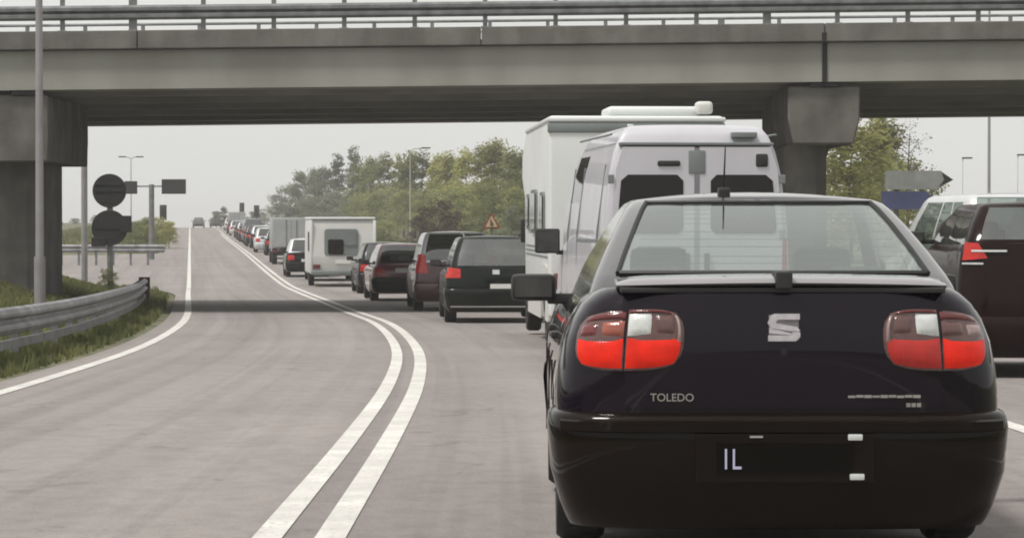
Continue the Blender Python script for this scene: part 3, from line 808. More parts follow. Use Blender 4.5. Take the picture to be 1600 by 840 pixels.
# spoiler: a lip wing standing on the boot edge, brake lamp in the middle
bm = BM(); rows = []
for i in range(25):
    x = -.635+1.27*i/24; t = abs(x)/.635; yb = SB.surf(x*.98, 1.03).y+.01; z = 1.062+.012*(1-t*t)
    k = 1-.7*max(0, (t-.9)/.1)
    rows.append([bm.verts.new(p) for p in ((x, yb-.035*k, z), (x, yb-.02*k, z+.012*k), (x, yb+.03, z+.024*k), (x, yb+.12, z+.033*k), (x, yb+.19, z+.02), (x, yb+.17, z-.005), (x, yb+.0, z-.012))])
grid_faces(bm, rows, closed=True); 
for r_ in (rows[0], rows[-1]): bm.faces.new(r_)
M['spoiler'] = paint('sky_sheen_spoiler_paint', (.24, .23, .24), .25, .2, 1, .1)  # sky reflection on the dark wing put into a grey base colour
sp_o = build('spoiler', bm, M['spoiler'], sal, 50)
bm = BM(); box(bm, -.032, .032, .012, .2, 1.05, 1.118, .008); build('high_brake_light', bm, M['black'], sp_o)
bm = BM(); box(bm, -.62, .62, .06, .20, 1.035, 1.056, .006); build('spoiler_foot', bm, M['black'], sp_o)
# rubber seal round the rear window
def ghp(v, l):
    z, w, a, b = l; return Vector((w*v, a+.18*se(v), z))
G = SAL['gh']; bm = BM()
pts = [ghp(v, G[3])+Vector((0, -.006, .004)) for v in (-.87, -.6, -.3, 0, .3, .6, .87)]
tube(bm, pts, .012, 6)
for sx in (-1, 1): tube(bm, [ghp(sx*.88, l)+Vector((0, -.004, .003)) for l in G[3:8]], .010, 6)
tube(bm, [ghp(v, G[7])+Vector((0, -.004, .004)) for v in (-.87, -.6, -.3, 0, .3, .6, .87)], .008, 6)
build('window_seal', bm, M['black'], sal, 40)
# rear wiper-less glass: heater lines, parcel shelf
bm = BM(); box(bm, -.66, .66, .50, 1.2, .985, 1.01, .01); build('parcel_shelf', bm, M['interior'], sal)
bm = BM()
for j in range(3, 7):
    for f_ in (.2, .5, .8):
        l = tuple(G[j][k]+(G[j+1][k]-G[j][k])*f_ for k in range(4))
        tube(bm, [ghp(v, l)+Vector((0, .006, -.004)) for v in (-.82, -.6, -.3, 0, .3, .6, .82)], .0012, 4)
build('heater_wires', bm, M['black'], sal)
# roof aerial
bm = BM(); tube(bm, [(-.135, 1.33, 1.425), (-.135, 1.28, 1.52), (-.137, 1.2, 1.62)], .005, 8, .0025)
an = build('aerial', bm, M['black'], sal, 40)
bm = BM(); box(bm, -.16, -.11, 1.27, 1.36, 1.40, 1.452, .012); build('aerial_base', bm, M['black'], an)
# bumper rub strip, number plate writing, painted glints, badges
RB = [c for c in sal.children if c.name.startswith('rear_bumper')][0]
def bump_pt(x, z, off): w = SB.w(z)+.03; return Vector((x, SB.yr(z)-.06+SAL['rc']*se(x/w)-off, z))
bm = BM(); rows = []
for x in [-.85, -.8, -.7, -.55, -.35, -.15, 0, .15, .35, .55, .7, .8, .85]:
    rows.append([bm.verts.new(bump_pt(x, z, o_)) for z, o_ in ((.505, 0), (.51, .014), (.545, .016), (.552, 0))])
grid_faces(bm, rows); build('rub_strip', bm, ALLP['aub_bumper'], RB, 40)
py = SAL['_plate_y']
PL = [c for c in sal.children if c.name.startswith('number_plate')][0]
M['plate_chr'] = mat('plate_letters', (.45, .46, .62), .5, 0, .05, 10)
text_mesh('plate_letters', '1L', .112, M['plate_chr'], PL, (-.205, py-.006, .405), (R(90), 0, 0), .002, sx=.72)
bm = BM(); box(bm, -.34, .34, py+.004, py+.02, .315, .505, .006); build('plate_recess', bm, ALLP['aub_bumper'], RB)
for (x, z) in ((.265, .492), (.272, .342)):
    bm = BM(); box(bm, x-.028, x+.028, py-.014, py+.01, z-.012, z+.012, .005, mtx=None); build('plate_glint', bm, M['white_lens'], RB, 40)  # pale blocks standing in for light glints beside the plate
bm = BM(); box(bm, -.135, -.085, py-.01, py+.01, .49, .498); build('plate_glint_bar', bm, M['chrome'], RB)  # bright bar added as a faint glint line above the plate
# maker's emblem: a chrome S in a block
def emblem():
    e = empty('emblem', (0, SB.surf(0, .905).y-.010, .905)); e.parent = sal
    bm = BM()
    prism(bm, [(-.062, .016), (-.050, .045), (-.036, .052), (.060, .052), (.060, .030), (-.022, .030), (-.03, .022), (-.03, .016), (.05, .002), (.062, -.012), (.05, -.018), (-.05, -.002)], 'y', -.008, .006)
    build('emblem_stroke', bm, M['emblem'], e)
    bm = BM()
    prism(bm, [(.062, -.018), (.062, -.036), (.046, -.052), (-.060, -.052), (-.060, -.030), (.026, -.030), (.032, -.024), (.03, -.012)], 'y', -.008, .006)
    build('emblem_stroke', bm, M['emblem'], e)
    bm = BM(); prism(bm, [(-.056, .0), (.0, -.014), (.03, -.022), (.026, -.029), (-.056, -.022)], 'y', -.006, .006)
    build('emblem_stroke', bm, M['emblem'], e)
emblem()
bm = BM(); ye = SB.surf(0, .905).y; box(bm, -.057, .057, ye-.0135, ye+.002, .858, .952, .003); build('emblem_base', bm, M['emblem_dull'], lid, 40)
M['badge'] = mat('badge_chrome', (.34, .34, .31), .4, .6, .1, 10)
text_mesh('badge_letters', 'TOLEDO', .042, M['badge'], sal, (-.425, SB.surf(-.42, .64).y-.012, .637), (R(90), 0, R(-3)), .002)
bm = BM()
for k in range(9): box(bm, .245+k*.031, .245+k*.031+.028, SB.surf(.38, .64).y-.013, SB.surf(.38, .64).y-.004, .637+.0015*(k % 2), .648-.002*((k*7) % 3 == 0))
build('badge_script', bm, M['badge'], sal)
bm = BM()
for k in range(3): box(bm, .468+k*.02, .468+k*.02+.016, SB.surf(.49, .61).y-.013, SB.surf(.49, .61).y-.004, .602, .617)
build('badge_script', bm, M['badge'], sal)
# exhaust
bm = BM(); tube(bm, [(-.45, .1, .16), (-.45, .5, .17)], .028, 12); build('exhaust', bm, M['under'], sal, 40)
# side seams + handles
for sx in (-1, 1):
    for yy, z0, z1 in ((1.35, .55, .95), (2.28, .3, .93), (3.1, .3, .9)):
        bm = BM(); box(bm, sx*(SB.w(.6))-.004, sx*(SB.w(.6))+.004, yy-.004, yy+.004, z0, .72)
        build('door_seam', bm, M['under'], sal)
for sx in (-1, 1):
    for yy in (1.55, 2.4):
        bm = BM(); x = SB.w(.82); box(bm, x-.01, x+.025, yy, yy+.17, .80, .83, .008)
        for v in bm.verts: v.co.x *= sx
        build('door_handle', bm, M['black'], sal, 40)

# ------------------------------------------------------------------ other body shapes
def hatch(Lg, h, wd, pm, estate=True, hb=None, **k):
    """estate / MPV outline: near-vertical tail, roof to the back"""
    hb = hb or (.62*h if h < 1.55 else .60*h); w = wd/2
    d = dict(L=Lg, rc=.32, fc=.5, wr=.31, Ra=.36, wy=(.86, Lg-.88), track=w-.11, sill=.2, paint=pm,
        w=[(.15, w-.07), (.3, w-.02), (.6, w), (.8, w-.015), (hb, w-.05), (hb+.1, w-.08)],
        yr=[(.15, .1), (.4, .04), (.7, .03), (hb, .07), (hb+.1, .09)],
        yf=[(.15, Lg-.12), (.4, Lg-.02), (.55, Lg), (.75, Lg-.1), (.85, Lg-.25)],
        zs=[(0, hb+.02), (Lg*.3, hb), (Lg*.68, hb-.03), (Lg*.8, hb-.1), (Lg*.92, hb-.22), (Lg, hb-.34)],
        gh=[(hb-.07, w-.09, .07, Lg*.76), (hb, w-.095, .09, Lg*.74), (hb+.06, w-.105, .12, Lg*.72), (hb+(h-hb)*.5, w-.16, .22, Lg*.65), (h-.12, w-.22, .36, Lg*.575), (h-.06, w-.25, .41, Lg*.55), (h-.03, w-.30, .46, Lg*.53)],
        glev=(1, 5), rlo=2, shi=4, pil=[.01, .06, .2, .28, .30, .40, .52, .545, .68, .82, .93, .95], sg=[(.06, .28), (.30, .52), (.545, .93)], rgx=.87, grc=.2, gfc=.28, crown=.03,
        bump=(.25, .6), bo=.05, mir=(Lg*.66, hb+.07, True), sy=(Lg*.33, Lg*.53), bs=hb+.02,
        lights=[('tail_light', [(w-.33, hb-.28), (w-.07, hb-.28), (w-.09, hb-.08), (w-.33, hb-.08)], M['red'], .012)],
        plate=(-.26, .26, .72, .83, M['plate_white']))
    d.update(k); return d
P_green = paint('dark_green_paint', (.005, .008, .006), .25, .0, .4, .05, 1.5, .05)
P_maroon = paint('maroon_paint', (.05, .010, .016), .3, .1, .6, .12)
P_black = paint('black_paint', (.006, .006, .007), .25, 0, .4, .08, 1.5, .05)
P_brown = paint('dark_brown_paint', (.009, .002, .002), .3, 0, .3, .02, 1.5, .03)
P_silver = paint('silver_paint', (.56, .57, .585), .35, .2, .8, .12)
P_white = paint('white_paint', (.49, .485, .525), .4, 0, .5, .45)
P_grey = paint('grey_paint', (.12, .125, .13), .3, .2, .9, .2)
P_pink = paint('dull_red_paint', (.13, .035, .05), .35, .1, .8, .2)
M['cream'] = mat('caravan_skin', (.55, .55, .53), .45, 0, .06, 1.5, .05)
M['white_skin'] = mat('motorhome_skin', (.62, .64, .63), .4, 0, .05, 1.2, .03)
M['greyband'] = mat('grey_trim', (.16, .18, .175), .5, 0, .1, 3)
M['lav'] = M['white_skin']

# dark green estate
sp = hatch(4.67, 1.50, 1.72, P_green, rails=True, rglass=M['glass'], plate=(-.1, .42, .56, .68, M['plate_white']), rc=.28,
    lights=[('tail_light', [(.60, .78), (.84, .78), (.81, .96), (.60, .93)], M['red'], .015)],
    rear=[('chrome_strip', [(-.75, .30), (.75, .30), (.75, .325), (-.75, .325)], M['chrome'], .075), ('emblem', [(-.06, .84), (.06, .84), (.06, .92), (-.06, .92)], M['chrome'], .015)])
car('estate_car', sp, (-.27, 49, prof(50)), rz_of(52)*.55, 'near-black green estate car with roof rails, just left of the motorhome', 'car')
# maroon MPV in front of it
sp = hatch(4.45, 1.68, 1.78, P_maroon, roofm=P_silver, lights=[('tail_light', [(.60, .80), (.86, .80), (.82, 1.2), (.68, 1.2)], M['red'], .012)])
car('people_carrier', sp, (-1.15, 60.5, prof(61)), rz_of(62)*.75, 'tall maroon people carrier partly hidden by the near-black estate', 'car')
# dull red car with a black bumper
sp = hatch(4.2, 1.45, 1.7, P_pink, roofm=P_pink, bumpm=P_black)
car('hatchback', sp, (-2.65, 72, prof(73)), rz_of(73), 'dull red hatchback with a black bumper between the maroon carrier and the black car', 'car')
sp = hatch(4.3, 1.5, 1.72, P_black)
car('hatchback', sp, (-3.6, 83.5, prof(84)), rz_of(84), 'black hatchback right behind the white caravan', 'car')
# grey car beyond caravan
sp = hatch(4.2, 1.52, 1.74, P_black, roofm=P_silver, plate=(-.26, .26, .6, .71, M['plate_white']))
gcar, _ = car('hatchback', sp, (-8.0, 113, prof(114)), rz_of(114), 'black hatchback with silvery roof just left of the white caravan', 'car')
c1, _ = car('hatchback', hatch(4.0, 1.5, 1.70, P_silver), (xc(152)+1.75, 152, prof(152)), rz_of(152), 'small silver hatchback ahead of the grey box van', 'car')
c2, _ = car('estate_car', hatch(4.4, 1.47, 1.7, P_black), (xc(163)+1.75, 163, prof(163)), rz_of(163), 'black car two ahead of the grey box van', 'car')
far = [(174, c1, 'pale car third ahead of the grey box van'), (184, c2, 'dark car fourth ahead of the grey box van'), (194, gcar, 'black car with silvery roof in the distant middle of the queue'),
       (203, c2, 'dark car halfway between the grey box van and the crest'), (215, c2, 'dark car just behind the tall grey people carrier'), (235, c2, 'dark car far up the queue near the traffic lights'), (250, gcar, 'black car with silvery roof among the last ones before the crest'),
       (266, c2, 'dark car among the last ones before the crest'), (283, c1, 'tiny pale car near the far end of the queue'), (302, c2, 'tiny dark car directly behind the hazy grey box van'), (345, c1, 'last pale car visible at the far end of the queue')]
for y, src, lb in far:
    c = copy_tree(src, loc=(xc(y)+1.5+random.uniform(-.15, .15), y, prof(y)), rz=rz_of(y)); c['label'] = lb; c['group'] = 'distant cars in the queue'
c3, _ = car('people_carrier', hatch(4.6, 1.9, 1.84, P_grey), (xc(228)+1.65, 228, prof(228)), rz_of(228), 'tall grey people carrier standing out of the distant queue', 'car')
# oncoming cars near the crest
for y, lb in ((405, 'left of the two tiny dark oncoming cars on the crest'), (412, 'right of the two tiny dark oncoming cars on the crest')):
    X_ = (305-800)*y/F if y == 405 else (332-800)*y/F
    c = copy_tree(c2, loc=(X_, y+4.4, prof(y)), rz=rz_of(y)+math.pi); c['label'] = lb; c['group'] = 'oncoming cars on the crest'
# right lane: dark MPV and silver van behind its shoulder
sp = hatch(4.3, 1.70, 1.86, P_brown, hb=1.27, rc=.30, roofm=P_brown, rglass=M['glass'],
    lights=[('tail_light', [(.66, 1.15), (.875, 1.13), (.85, 1.30), (.74, 1.29)], M['red'], .014), ('light_strip', [(.48, 1.21), (.80, 1.21), (.80, 1.228), (.48, 1.228)], M['white_lens'], .022), ('light_trim', [(.70, 1.09), (.875, 1.09), (.875, 1.108), (.70, 1.108)], M['chrome'], .018)],
    plate=(-.87+.02, -.40, .25, .33, M['plate_white']))
sp['plate'] = (-.26, .26, .62, .73, M['plate_white'])
car('people_carrier', sp, (5.20, 27.4, prof(28)), R(-1), 'very dark brown people carrier cut by the right edge of the photo', 'car')
sp = hatch(4.4, 1.98, 1.8, P_silver, hb=1.2, glass=M['glass'])
car('minivan', sp, (6.5, 36.0, prof(37)), R(9), 'silver minivan between the dark saloon and the dark people carrier', 'van')

# ------------------------------------------------------------------ white van
def van():
    pm = P_white; Lg = 5.0
    sp = dict(L=Lg, rc=.12, fc=.6, wr=.33, Ra=.39, tw=.21, wy=(1.0, 4.05), track=.84, sill=.24, paint=pm,
        w=[(.15, .90), (.4, .955), (.9, .965), (1.3, .955), (1.42, .95)],
        yr=[(.15, .03), (.6, .0), (1.0, .01), (1.42, .02)],
        yf=[(.15, Lg-.1), (.5, Lg), (.8, Lg-.06), (1.0, Lg-.2)],
        zs=[(0, 1.40), (3.3, 1.38), (3.9, 1.25), (4.4, 1.1), (Lg, .9)],
        gh=[(1.2, .93, .015, 4.35), (1.42, .94, .02, 4.2), (1.72, .91, .03, 3.95), (2.02, .87, .05, 3.7), (2.22, .825, .07, 3.5), (2.38, .76, .11, 3.3), (2.46, .70, .16, 3.15), (2.49, .62, .24, 3.05)],
        glev=(2, 3), rlo=99, flo=1, shi=3, pil=[.01, .06, .36, .40, .62, .66, .8, .95], sg=[(.66, .95)], rgx=0, grc=.07, gfc=.3, crown=.03,
        bump=(.28, .62), bo=.07, bumpm=M['greyband'], mir=(3.75, 1.30, True), mirs=(.28, .28), sy=(1.5, 2.8), bs=1.4,
        lights=[('tail_light', [(.82, .75), (.925, .75), (.92, 1.35), (.83, 1.35)], M['red'], .012)], plate=(-.26, .26, .7, .81, M['plate_white']))
    # the windscreen needs its own levels
    sp['glev'] = (2, 5); sp['shi'] = 4; sp['flo'] = 2
    root, B = car('white_van', sp, (1.86, 29.0, prof(29.5)), R(5.0), 'white high-roofed van with two dark rear door windows, right ahead of the saloon', 'van')
    def wz(z):  # half width at height z
        return lerpkeys([(g[0], g[1]) for g in sp['gh']], z)
    for sx in (-1, 1):
        bm = BM(); prism(bm, [(sx*.025, .64), (sx*.86, .64), (sx*.875, 1.4), (sx*.82, 2.05), (sx*.75, 2.27), (sx*.025, 2.27)] if sx > 0 else [(sx*.025, .64), (sx*.025, 2.27), (sx*.75, 2.27), (sx*.82, 2.05), (sx*.875, 1.4), (sx*.86, .64)], 'y', -.012, .08)
        d = build('rear_door', bm, pm, root)
        bm = BM()
        x0, x1 = .14, .82
        poly = [(x0+.05, 1.40), (x1-.04, 1.40), (x1-.01, 1.45), (x1-.05, 1.93), (x1-.12, 1.99), (x0+.06, 1.99), (x0, 1.93), (x0, 1.45)]
        if sx < 0: poly = [(-a, b) for a, b in poly][::-1]
        prism(bm, poly, 'y', -.02, .0); build('door_window', bm, M['van_glass'], d)
        bm = BM(); x = sx*.10; box(bm, x-.025, x+.025, -.05, -.01, 1.02, 1.2, .01); build('door_handle', bm, M['black'], d)
        for z in (.9, 1.35, 1.9):
            bm = BM(); box(bm, sx*.87-.03, sx*.87+.03, -.03, .02, z, z+.09, .008); build('hinge', bm, M['greyband'], d)
    bm = BM(); box(bm, -.022, .022, -.018, .0, .66, 2.26); build('door_seal', bm, M['greyband'], root)
    bm = BM(); box(bm, -.40, -.17, -.03, .0, 2.075, 2.13, .02); build('emblem', bm, M['black'], root, 40)
    bm = BM(); box(bm, .36, .62, .02, .15, 2.365, 2.42, .01); build('high_brake_light', bm, M['greyband'], root, 40)
    bm = BM(); box(bm, -.085, .085, -.022, -.0, 2.0, 2.235, .01); build('vent', bm, M['greyband'], root, 40)
    bm = BM(); box(bm, .6, .72, -.03, .0, 2.07, 2.2, .02); build('door_stop', bm, M['black'], root, 40)
    bm = BM(); box(bm, -.78, .78, -.02, .12, 2.285, 2.315, .008); build('rain_gutter', bm, M['greyband'], root)
    # sliding door rail and side seams
    for sx in (-1, 1):
        bm = BM(); box(bm, sx*.945-.012, sx*.945+.012, .35, 2.4, 1.30, 1.34, .005); build('door_rail', bm, M['greyband'], root)
        for yy in (.5, 2.35, 3.3):
            bm = BM(); prism(bm, [(sx*.957-.008, .45), (sx*.957+.008, .45), (sx*.952+.008, 1.4), (sx*.855+.010, 2.1), (sx*.855-.010, 2.1), (sx*.952-.008, 1.4)], 'y', yy, yy+.03); build('panel_seam', bm, M['greyband'], root)
        bm = BM(); tube(bm, [(sx*.84, .2, 2.40), (sx*.84, 3.0, 2.40)], .012, 6); build('drip_rail', bm, M['greyband'], root)
    return root
M['van_glass'] = mat('privacy_glass', (.007, .005, .005), .1, 0, .2, 2, 0, .3, .2)
van()

# ------------------------------------------------------------------ motorhome
def round_box(bm, x0, x1, y0, y1, z0, z1, r=.08, seg=3):
    vs = bmesh.ops.create_cube(bm, size=1)['verts']
    for v in vs: v.co = Vector(((x0+x1)/2+v.co.x*(x1-x0), (y0+y1)/2+v.co.y*(y1-y0), (z0+z1)/2+v.co.z*(z1-z0)))
    es = list({e for v in vs for e in v.link_edges})
    bmesh.ops.bevel(bm, geom=es, offset=r, segments=seg, affect='EDGES', profile=.5)
def pane(root, name, side, a0, a1, z0, z1, d, m, r=.05, t=.02):
    """flat rounded panel on the tail (side 'r') or a flank (side -1/+1)"""
    bm = BM(); pts = []
    for cx, cz, a in ((a1-r, z0+r, -90), (a1-r, z1-r, 0), (a0+r, z1-r, 90), (a0+r, z0+r, 180)):
        for k in range(4): th = R(a+30*k); pts.append((cx+r*math.cos(th), cz+r*math.sin(th)))
    if side == 'r': prism(bm, pts, 'y', d-t, d+t)
    else: prism(bm, pts, 'x', side*d-t, side*d+t)
    return build(name, bm, m, root)
def motorhome():
    D = 37.0; root = empty('motorhome', (1.60, D, prof(D)), R(3.0), label='tall white motorhome with grey roof band, left behind the white van', cat='motorhome')
    h = 2.97; w = 1.13; Lg = 5.0
    bm = BM(); prism(bm, [(0, .55), (0, h-.08), (.06, h), (4.9, h), (6.05, h-.35), (6.15, h-.75), (5.3, 2.0), (5.2, .55)], 'x', -w, w)
    bmesh.ops.bevel(bm, geom=bm.edges[:], offset=.05, segments=3, affect='EDGES', profile=.5)
    build('body', bm, M['white_skin'], root, 35)
    bm = BM(); round_box(bm, -w-.012, w+.012, -.022, .10, h-.22, h-.09, .02, 2); build('roof_band', bm, M['greyband'], root, 35)
    bm = BM(); round_box(bm, -w-.02, w+.02, -.03, 5.0, h-.08, h-.02, .02, 2); build('roof_edge', bm, M['white_skin'], root, 35)
    bm = BM(); round_box(bm, -.35, .85, .25, 1.3, h+.0, h+.13, .05); build('roof_hatch', bm, M['white_skin'], root, 35)
    bm = BM(); round_box(bm, .78, 1.0, .1, .35, h+.02, h+.19, .05); build('roof_vent', bm, M['cream'], root, 35)
    bm = BM(); round_box(bm, -.12, -.04, -.035, .02, h-.17, h-.11, .015); build('marker_light', bm, M['white_lens'], root, 35)
    f = pane(root, 'rear_window', 'r', -.78, .78, 1.55, 2.35, -.012, M['greyband'], .1); pane(f, 'window_glass', 'r', -.73, .73, 1.60, 2.30, -.032, M['lightglass'], .08)
    for sx in (-1, 1):
        for a, b, z0, z1 in ((.7, 1.5, 1.45, 2.0), (2.3, 3.5, 1.45, 2.05), (3.9, 4.6, 1.5, 2.0)):
            f = pane(root, 'side_window', sx, a, b, z0, z1, w+.008, M['greyband'], .08); pane(f, 'window_glass', sx, a+.05, b-.05, z0+.05, z1-.05, w+.024, M['van_glass'], .06)
        pane(root, 'service_hatch', sx, .3, 1.2, .62, 1.05, w+.006, M['cream'], .04, .01)
        for k in range(3): pane(root, 'stripe', sx, .2+.1*k, 5.0, 1.14+.06*k, 1.165+.06*k, w+.003, M['greyband'], .01, .004)
        pane(root, 'skirt', sx, .05, .75, .32, .62, w-.02, M['cream'], .03, .02); pane(root, 'skirt', sx, 1.65, 4.6, .32, .60, w-.02, M['cream'], .03, .02)
        bm = BM(); box(bm, sx*1.0-.07, sx*1.0+.07, -.04, .05, .74, .95, .02); build('tail_light', bm, M['darkred'], root, 35)
    bm = BM(); round_box(bm, -w, w, -.08, .12, .38, .68, .04); build('rear_bumper', bm, M['white_skin'], root, 35)
    bm = BM(); box(bm, -.9, .9, .3, 6.2, .35, .6); build('chassis', bm, M['under'], root)
    # cab
    bm = BM(); prism(bm, [(5.1, .35), (5.1, 2.1), (5.3, 2.15), (5.85, 1.35), (6.5, 1.1), (6.6, .35)], 'x', -.95, .95)
    bmesh.ops.bevel(bm, geom=bm.edges[:], offset=.06, segments=3, affect='EDGES'); build('cab', bm, M['white_skin'], root, 35)
    for sx in (-1, 1):
        bm = BM(); prism(bm, [(5.15, 1.35), (5.15, 1.95), (5.3, 1.98), (5.72, 1.35)], 'x', sx*.95-.012, sx*.95+.012); build('cab_window', bm, M['van_glass'], root)
        bm = BM(); box(bm, sx*1.08-.1, sx*1.08+.1, 5.6, 5.7, 1.3, 1.65, .03); build('wing_mirror', bm, M['black'], root, 35)
    bm = BM(); prism(bm, [(5.36, 2.10), (5.40, 2.12), (5.90, 1.40), (5.86, 1.37)], 'x', -.8, .8); build('windscreen', bm, M['van_glass'], root)
    add_wheels(root, dict(wr=.33, tw=.21, track=.98), (1.2, 5.75))
M['lightglass'] = mat('pale_acrylic', (.16, .18, .18), .12, 0, .15, 2, 0, .5)
motorhome()

# ------------------------------------------------------------------ caravan, box lorry
def caravan():
    D = 97.0; x = -5.7; root = empty('caravan', (x, D, prof(D)), rz_of(D), label='white touring caravan with dark rear window in the middle of the queue', cat='caravan')
    h = 2.34; w = 1.07
    bm = BM(); prism(bm, [(0, .42), (-.06, 1.0), (.02, h-.2), (.14, h-.03), (.3, h), (4.6, h), (5.0, 2.05), (5.3, 1.2), (5.2, .42)], 'x', -w, w)
    bmesh.ops.bevel(bm, geom=bm.edges[:], offset=.06, segments=3, affect='EDGES', profile=.5); build('body', bm, M['cream'], root, 35)
    bm = BM(); round_box(bm, -w-.03, w+.03, -.02, 4.6, h-.07, h+.01, .03, 2); build('roof_edge', bm, M['white_skin'], root, 35)
    for sx in (-1, 1):
        bm = BM(); round_box(bm, sx*w-.05, sx*w+.05, -.07, .0, .5, h-.1, .02, 2); build('corner_trim', bm, M['white_skin'], root, 35)
        bm = BM(); box(bm, sx*.88-.12, sx*.88+.12, -.10, -.03, .62, .76, .02); build('tail_light', bm, M['darkred'], root, 35)
        f = pane(root, 'side_window', sx, 1.0, 2.0, 1.2, 1.85, w+.01, M['black'], .08)
    f = pane(root, 'rear_window', 'r', -.62, .52, 1.05, 1.95, -.05, M['greyband'], .1); pane(f, 'window_glass', 'r', -.50, .02, 1.10, 1.60, -.08, M['van_glass'], .06); pane(f, 'window_glass', 'r', .05, .46, 1.40, 1.88, -.08, M['lightglass'], .06)
    bm = BM(); round_box(bm, -w, w, -.1, .05, .40, .56, .03); build('rear_bumper', bm, M['greyband'], root, 35)
    pane(root, 'number_plate', 'r', -.26, .26, .78, .9, -.07, M['plate_white'], .01)
    bm = BM(); box(bm, -.06, .06, 5.2, 6.3, .38, .46); build('drawbar', bm, M['galv_dark'], root)
    add_wheels(root, dict(wr=.31, tw=.19, track=.95), (2.7,))
    # the car that tows it
    y = 106.2
    car('towing_car', hatch(4.5, 1.55, 1.78, P_grey), (xc(y)+1.9, y, prof(y)), rz_of(y), 'grey car towing the white caravan, hidden in front of it', 'car')
caravan()
def lorry():
    D = 138.0; root = empty('box_van', (xc(D)+1.5, D, prof(D)), rz_of(D), label='low pale grey box van between the silver-roofed hatchback and the distant queue', cat='van')
    h = 2.25; w = .92
    bm = BM(); round_box(bm, -w, w, 0, 4.6, .8, h, .03, 2); build('cargo_box', bm, M['lorry'], root, 35)
    for sx in (-1, 1):
        bm = BM(); box(bm, .01 if sx > 0 else -.87, .87 if sx > 0 else -.01, -.03, .0, .86, h-.08, .01); build('rear_door', bm, M['lorry'], root)
        bm = BM(); box(bm, sx*.25-.015, sx*.25+.015, -.06, -.03, .86, h-.1); build('door_bar', bm, M['galv_dark'], root)
        bm = BM(); box(bm, sx*.78-.1, sx*.78+.1, -.05, .03, .58, .70, .01); build('tail_light', bm, M['darkred'], root)
    bm = BM(); box(bm, -.9, .9, .0, .1, .45, .6); box(bm, -.4, .4, .1, 6, .5, .8); build('chassis', bm, M['under'], root)
    bm = BM(); prism(bm, [(4.75, .5), (4.75, 2.1), (5.6, 2.1), (6.1, 1.4), (6.2, .5)], 'x', -.85, .85); bmesh.ops.bevel(bm, geom=bm.edges[:], offset=.08, segments=2, affect='EDGES'); build('cab', bm, P_white, root, 35)
    add_wheels(root, dict(wr=.38, tw=.24, track=.78), (1.1, 5.4))
    return root
M['lorry'] = mat('lorry_box', (.30, .31, .31), .5, 0, .1, 1.5, .05)
lorry_o = lorry()
c = copy_tree(lorry_o, loc=(xc(322)+1.9, 322, prof(322)), rz=rz_of(322)); c['label'] = 'hazy grey box van near the far end of the queue'

# ------------------------------------------------------------------ posts, lamps and signs
M['pole'] = mat('grey_pole', (.28, .27, .28), .5, .3, .15, 2)
M['signback'] = mat('sign_back', (.022, .022, .023), .6, .2, .25, 3)
M['sky_blue'] = mat('sign_blue', (.05, .058, .13), .5, 0, .15, 3)
M['signgrey'] = mat('sign_grey', (.22, .23, .22), .6, .1, .2, 4)
def lamp_post(px, D, H, r, label, arm=0, double=False, m=None, group='street lamps', base_off=0):
    x = px2x(px, D); z0 = gz(x, D)
    root = empty('street_lamp', (x, D, z0), label=label, cat='street lamp', group=group)
    bm = BM(); tube(bm, [(0, 0, -.3), (0, 0, .9)], r*1.35, 12); tube(bm, [(0, 0, .9), (0, 0, H)], r, 12, r*.65)
    build('pole', bm, m or M['pole'], root, 40)
    for s_ in ((-1, 1) if double else (1,)):
        if arm:
            bm = BM(); tube(bm, [(0, 0, H-.02), (s_*arm*.3, 0, H+.12), (s_*arm, 0, H+.18)], .03, 8); build('arm', bm, m or M['pole'], root, 40)
            bm = BM(); round_box(bm, *(sorted((s_*arm-.1*s_, s_*arm+.55*s_))), -.12, .12, H+.13, H+.23, .04); build('lamp_head', bm, M['signback'], root, 40)
    return root
lamp_post(62, 51, 10.5, .075, 'tall grey lamp post on the near left verge, crossing the bridge in view', arm=1.2)
x = px2x(132, 86)
p = empty('steel_post', (x, 86, gz(x, 86)), label='plain pale grey post just beyond the left bridge pier', cat='post')
bm = BM(); tube(bm, [(0, 0, -.2), (0, 0, 7.5)], .095, 12); build('pole', bm, M['pole'], p, 40)
bm = BM(); box(bm, -.18, .18, -.18, .18, -.1, .03, .01); build('base_plate', bm, M['galv_dark'], p)
lamp_post(641, 205, 6.6, .06, 'thin pale lamp post in front of the trees', arm=.9, m=mat('pale_pole', (.36, .35, .28), .6, 0, .1, 2))
lamp_post(205, 240, 6.4, .05, 'small double lamp on the skyline above the left road signs', arm=.5, double=True)
lamp_post(1545, 150, 12.5, .09, 'thin lamp post at the far right beyond the bridge', arm=0)
for px, yy, lb in ((1510, 247, 'smaller dark lamp head left of the thin post at far right'), (1590, 242, 'larger dark lamp head right of the thin post at far right')):
    D = 180; lamp_post(px-(6 if px < 1550 else 0), D, HC-(yy-345)*D/F-gz(px2x(px, D), D)-.18, .018, lb, arm=.05)
def sign_post(px, D, H, label, cat='road sign', r=.035, name='road_sign'):
    x = px2x(px, D); z0 = gz(x, D); root = empty(name, (x, D, z0), label=label, cat=cat)
    bm = BM(); tube(bm, [(0, 0, -.2), (0, 0, H)], r, 10); build('post', bm, M['galv_dark'], root, 40)
    return root, z0
def Z(py, D): return HC-(py-HY)*D/F
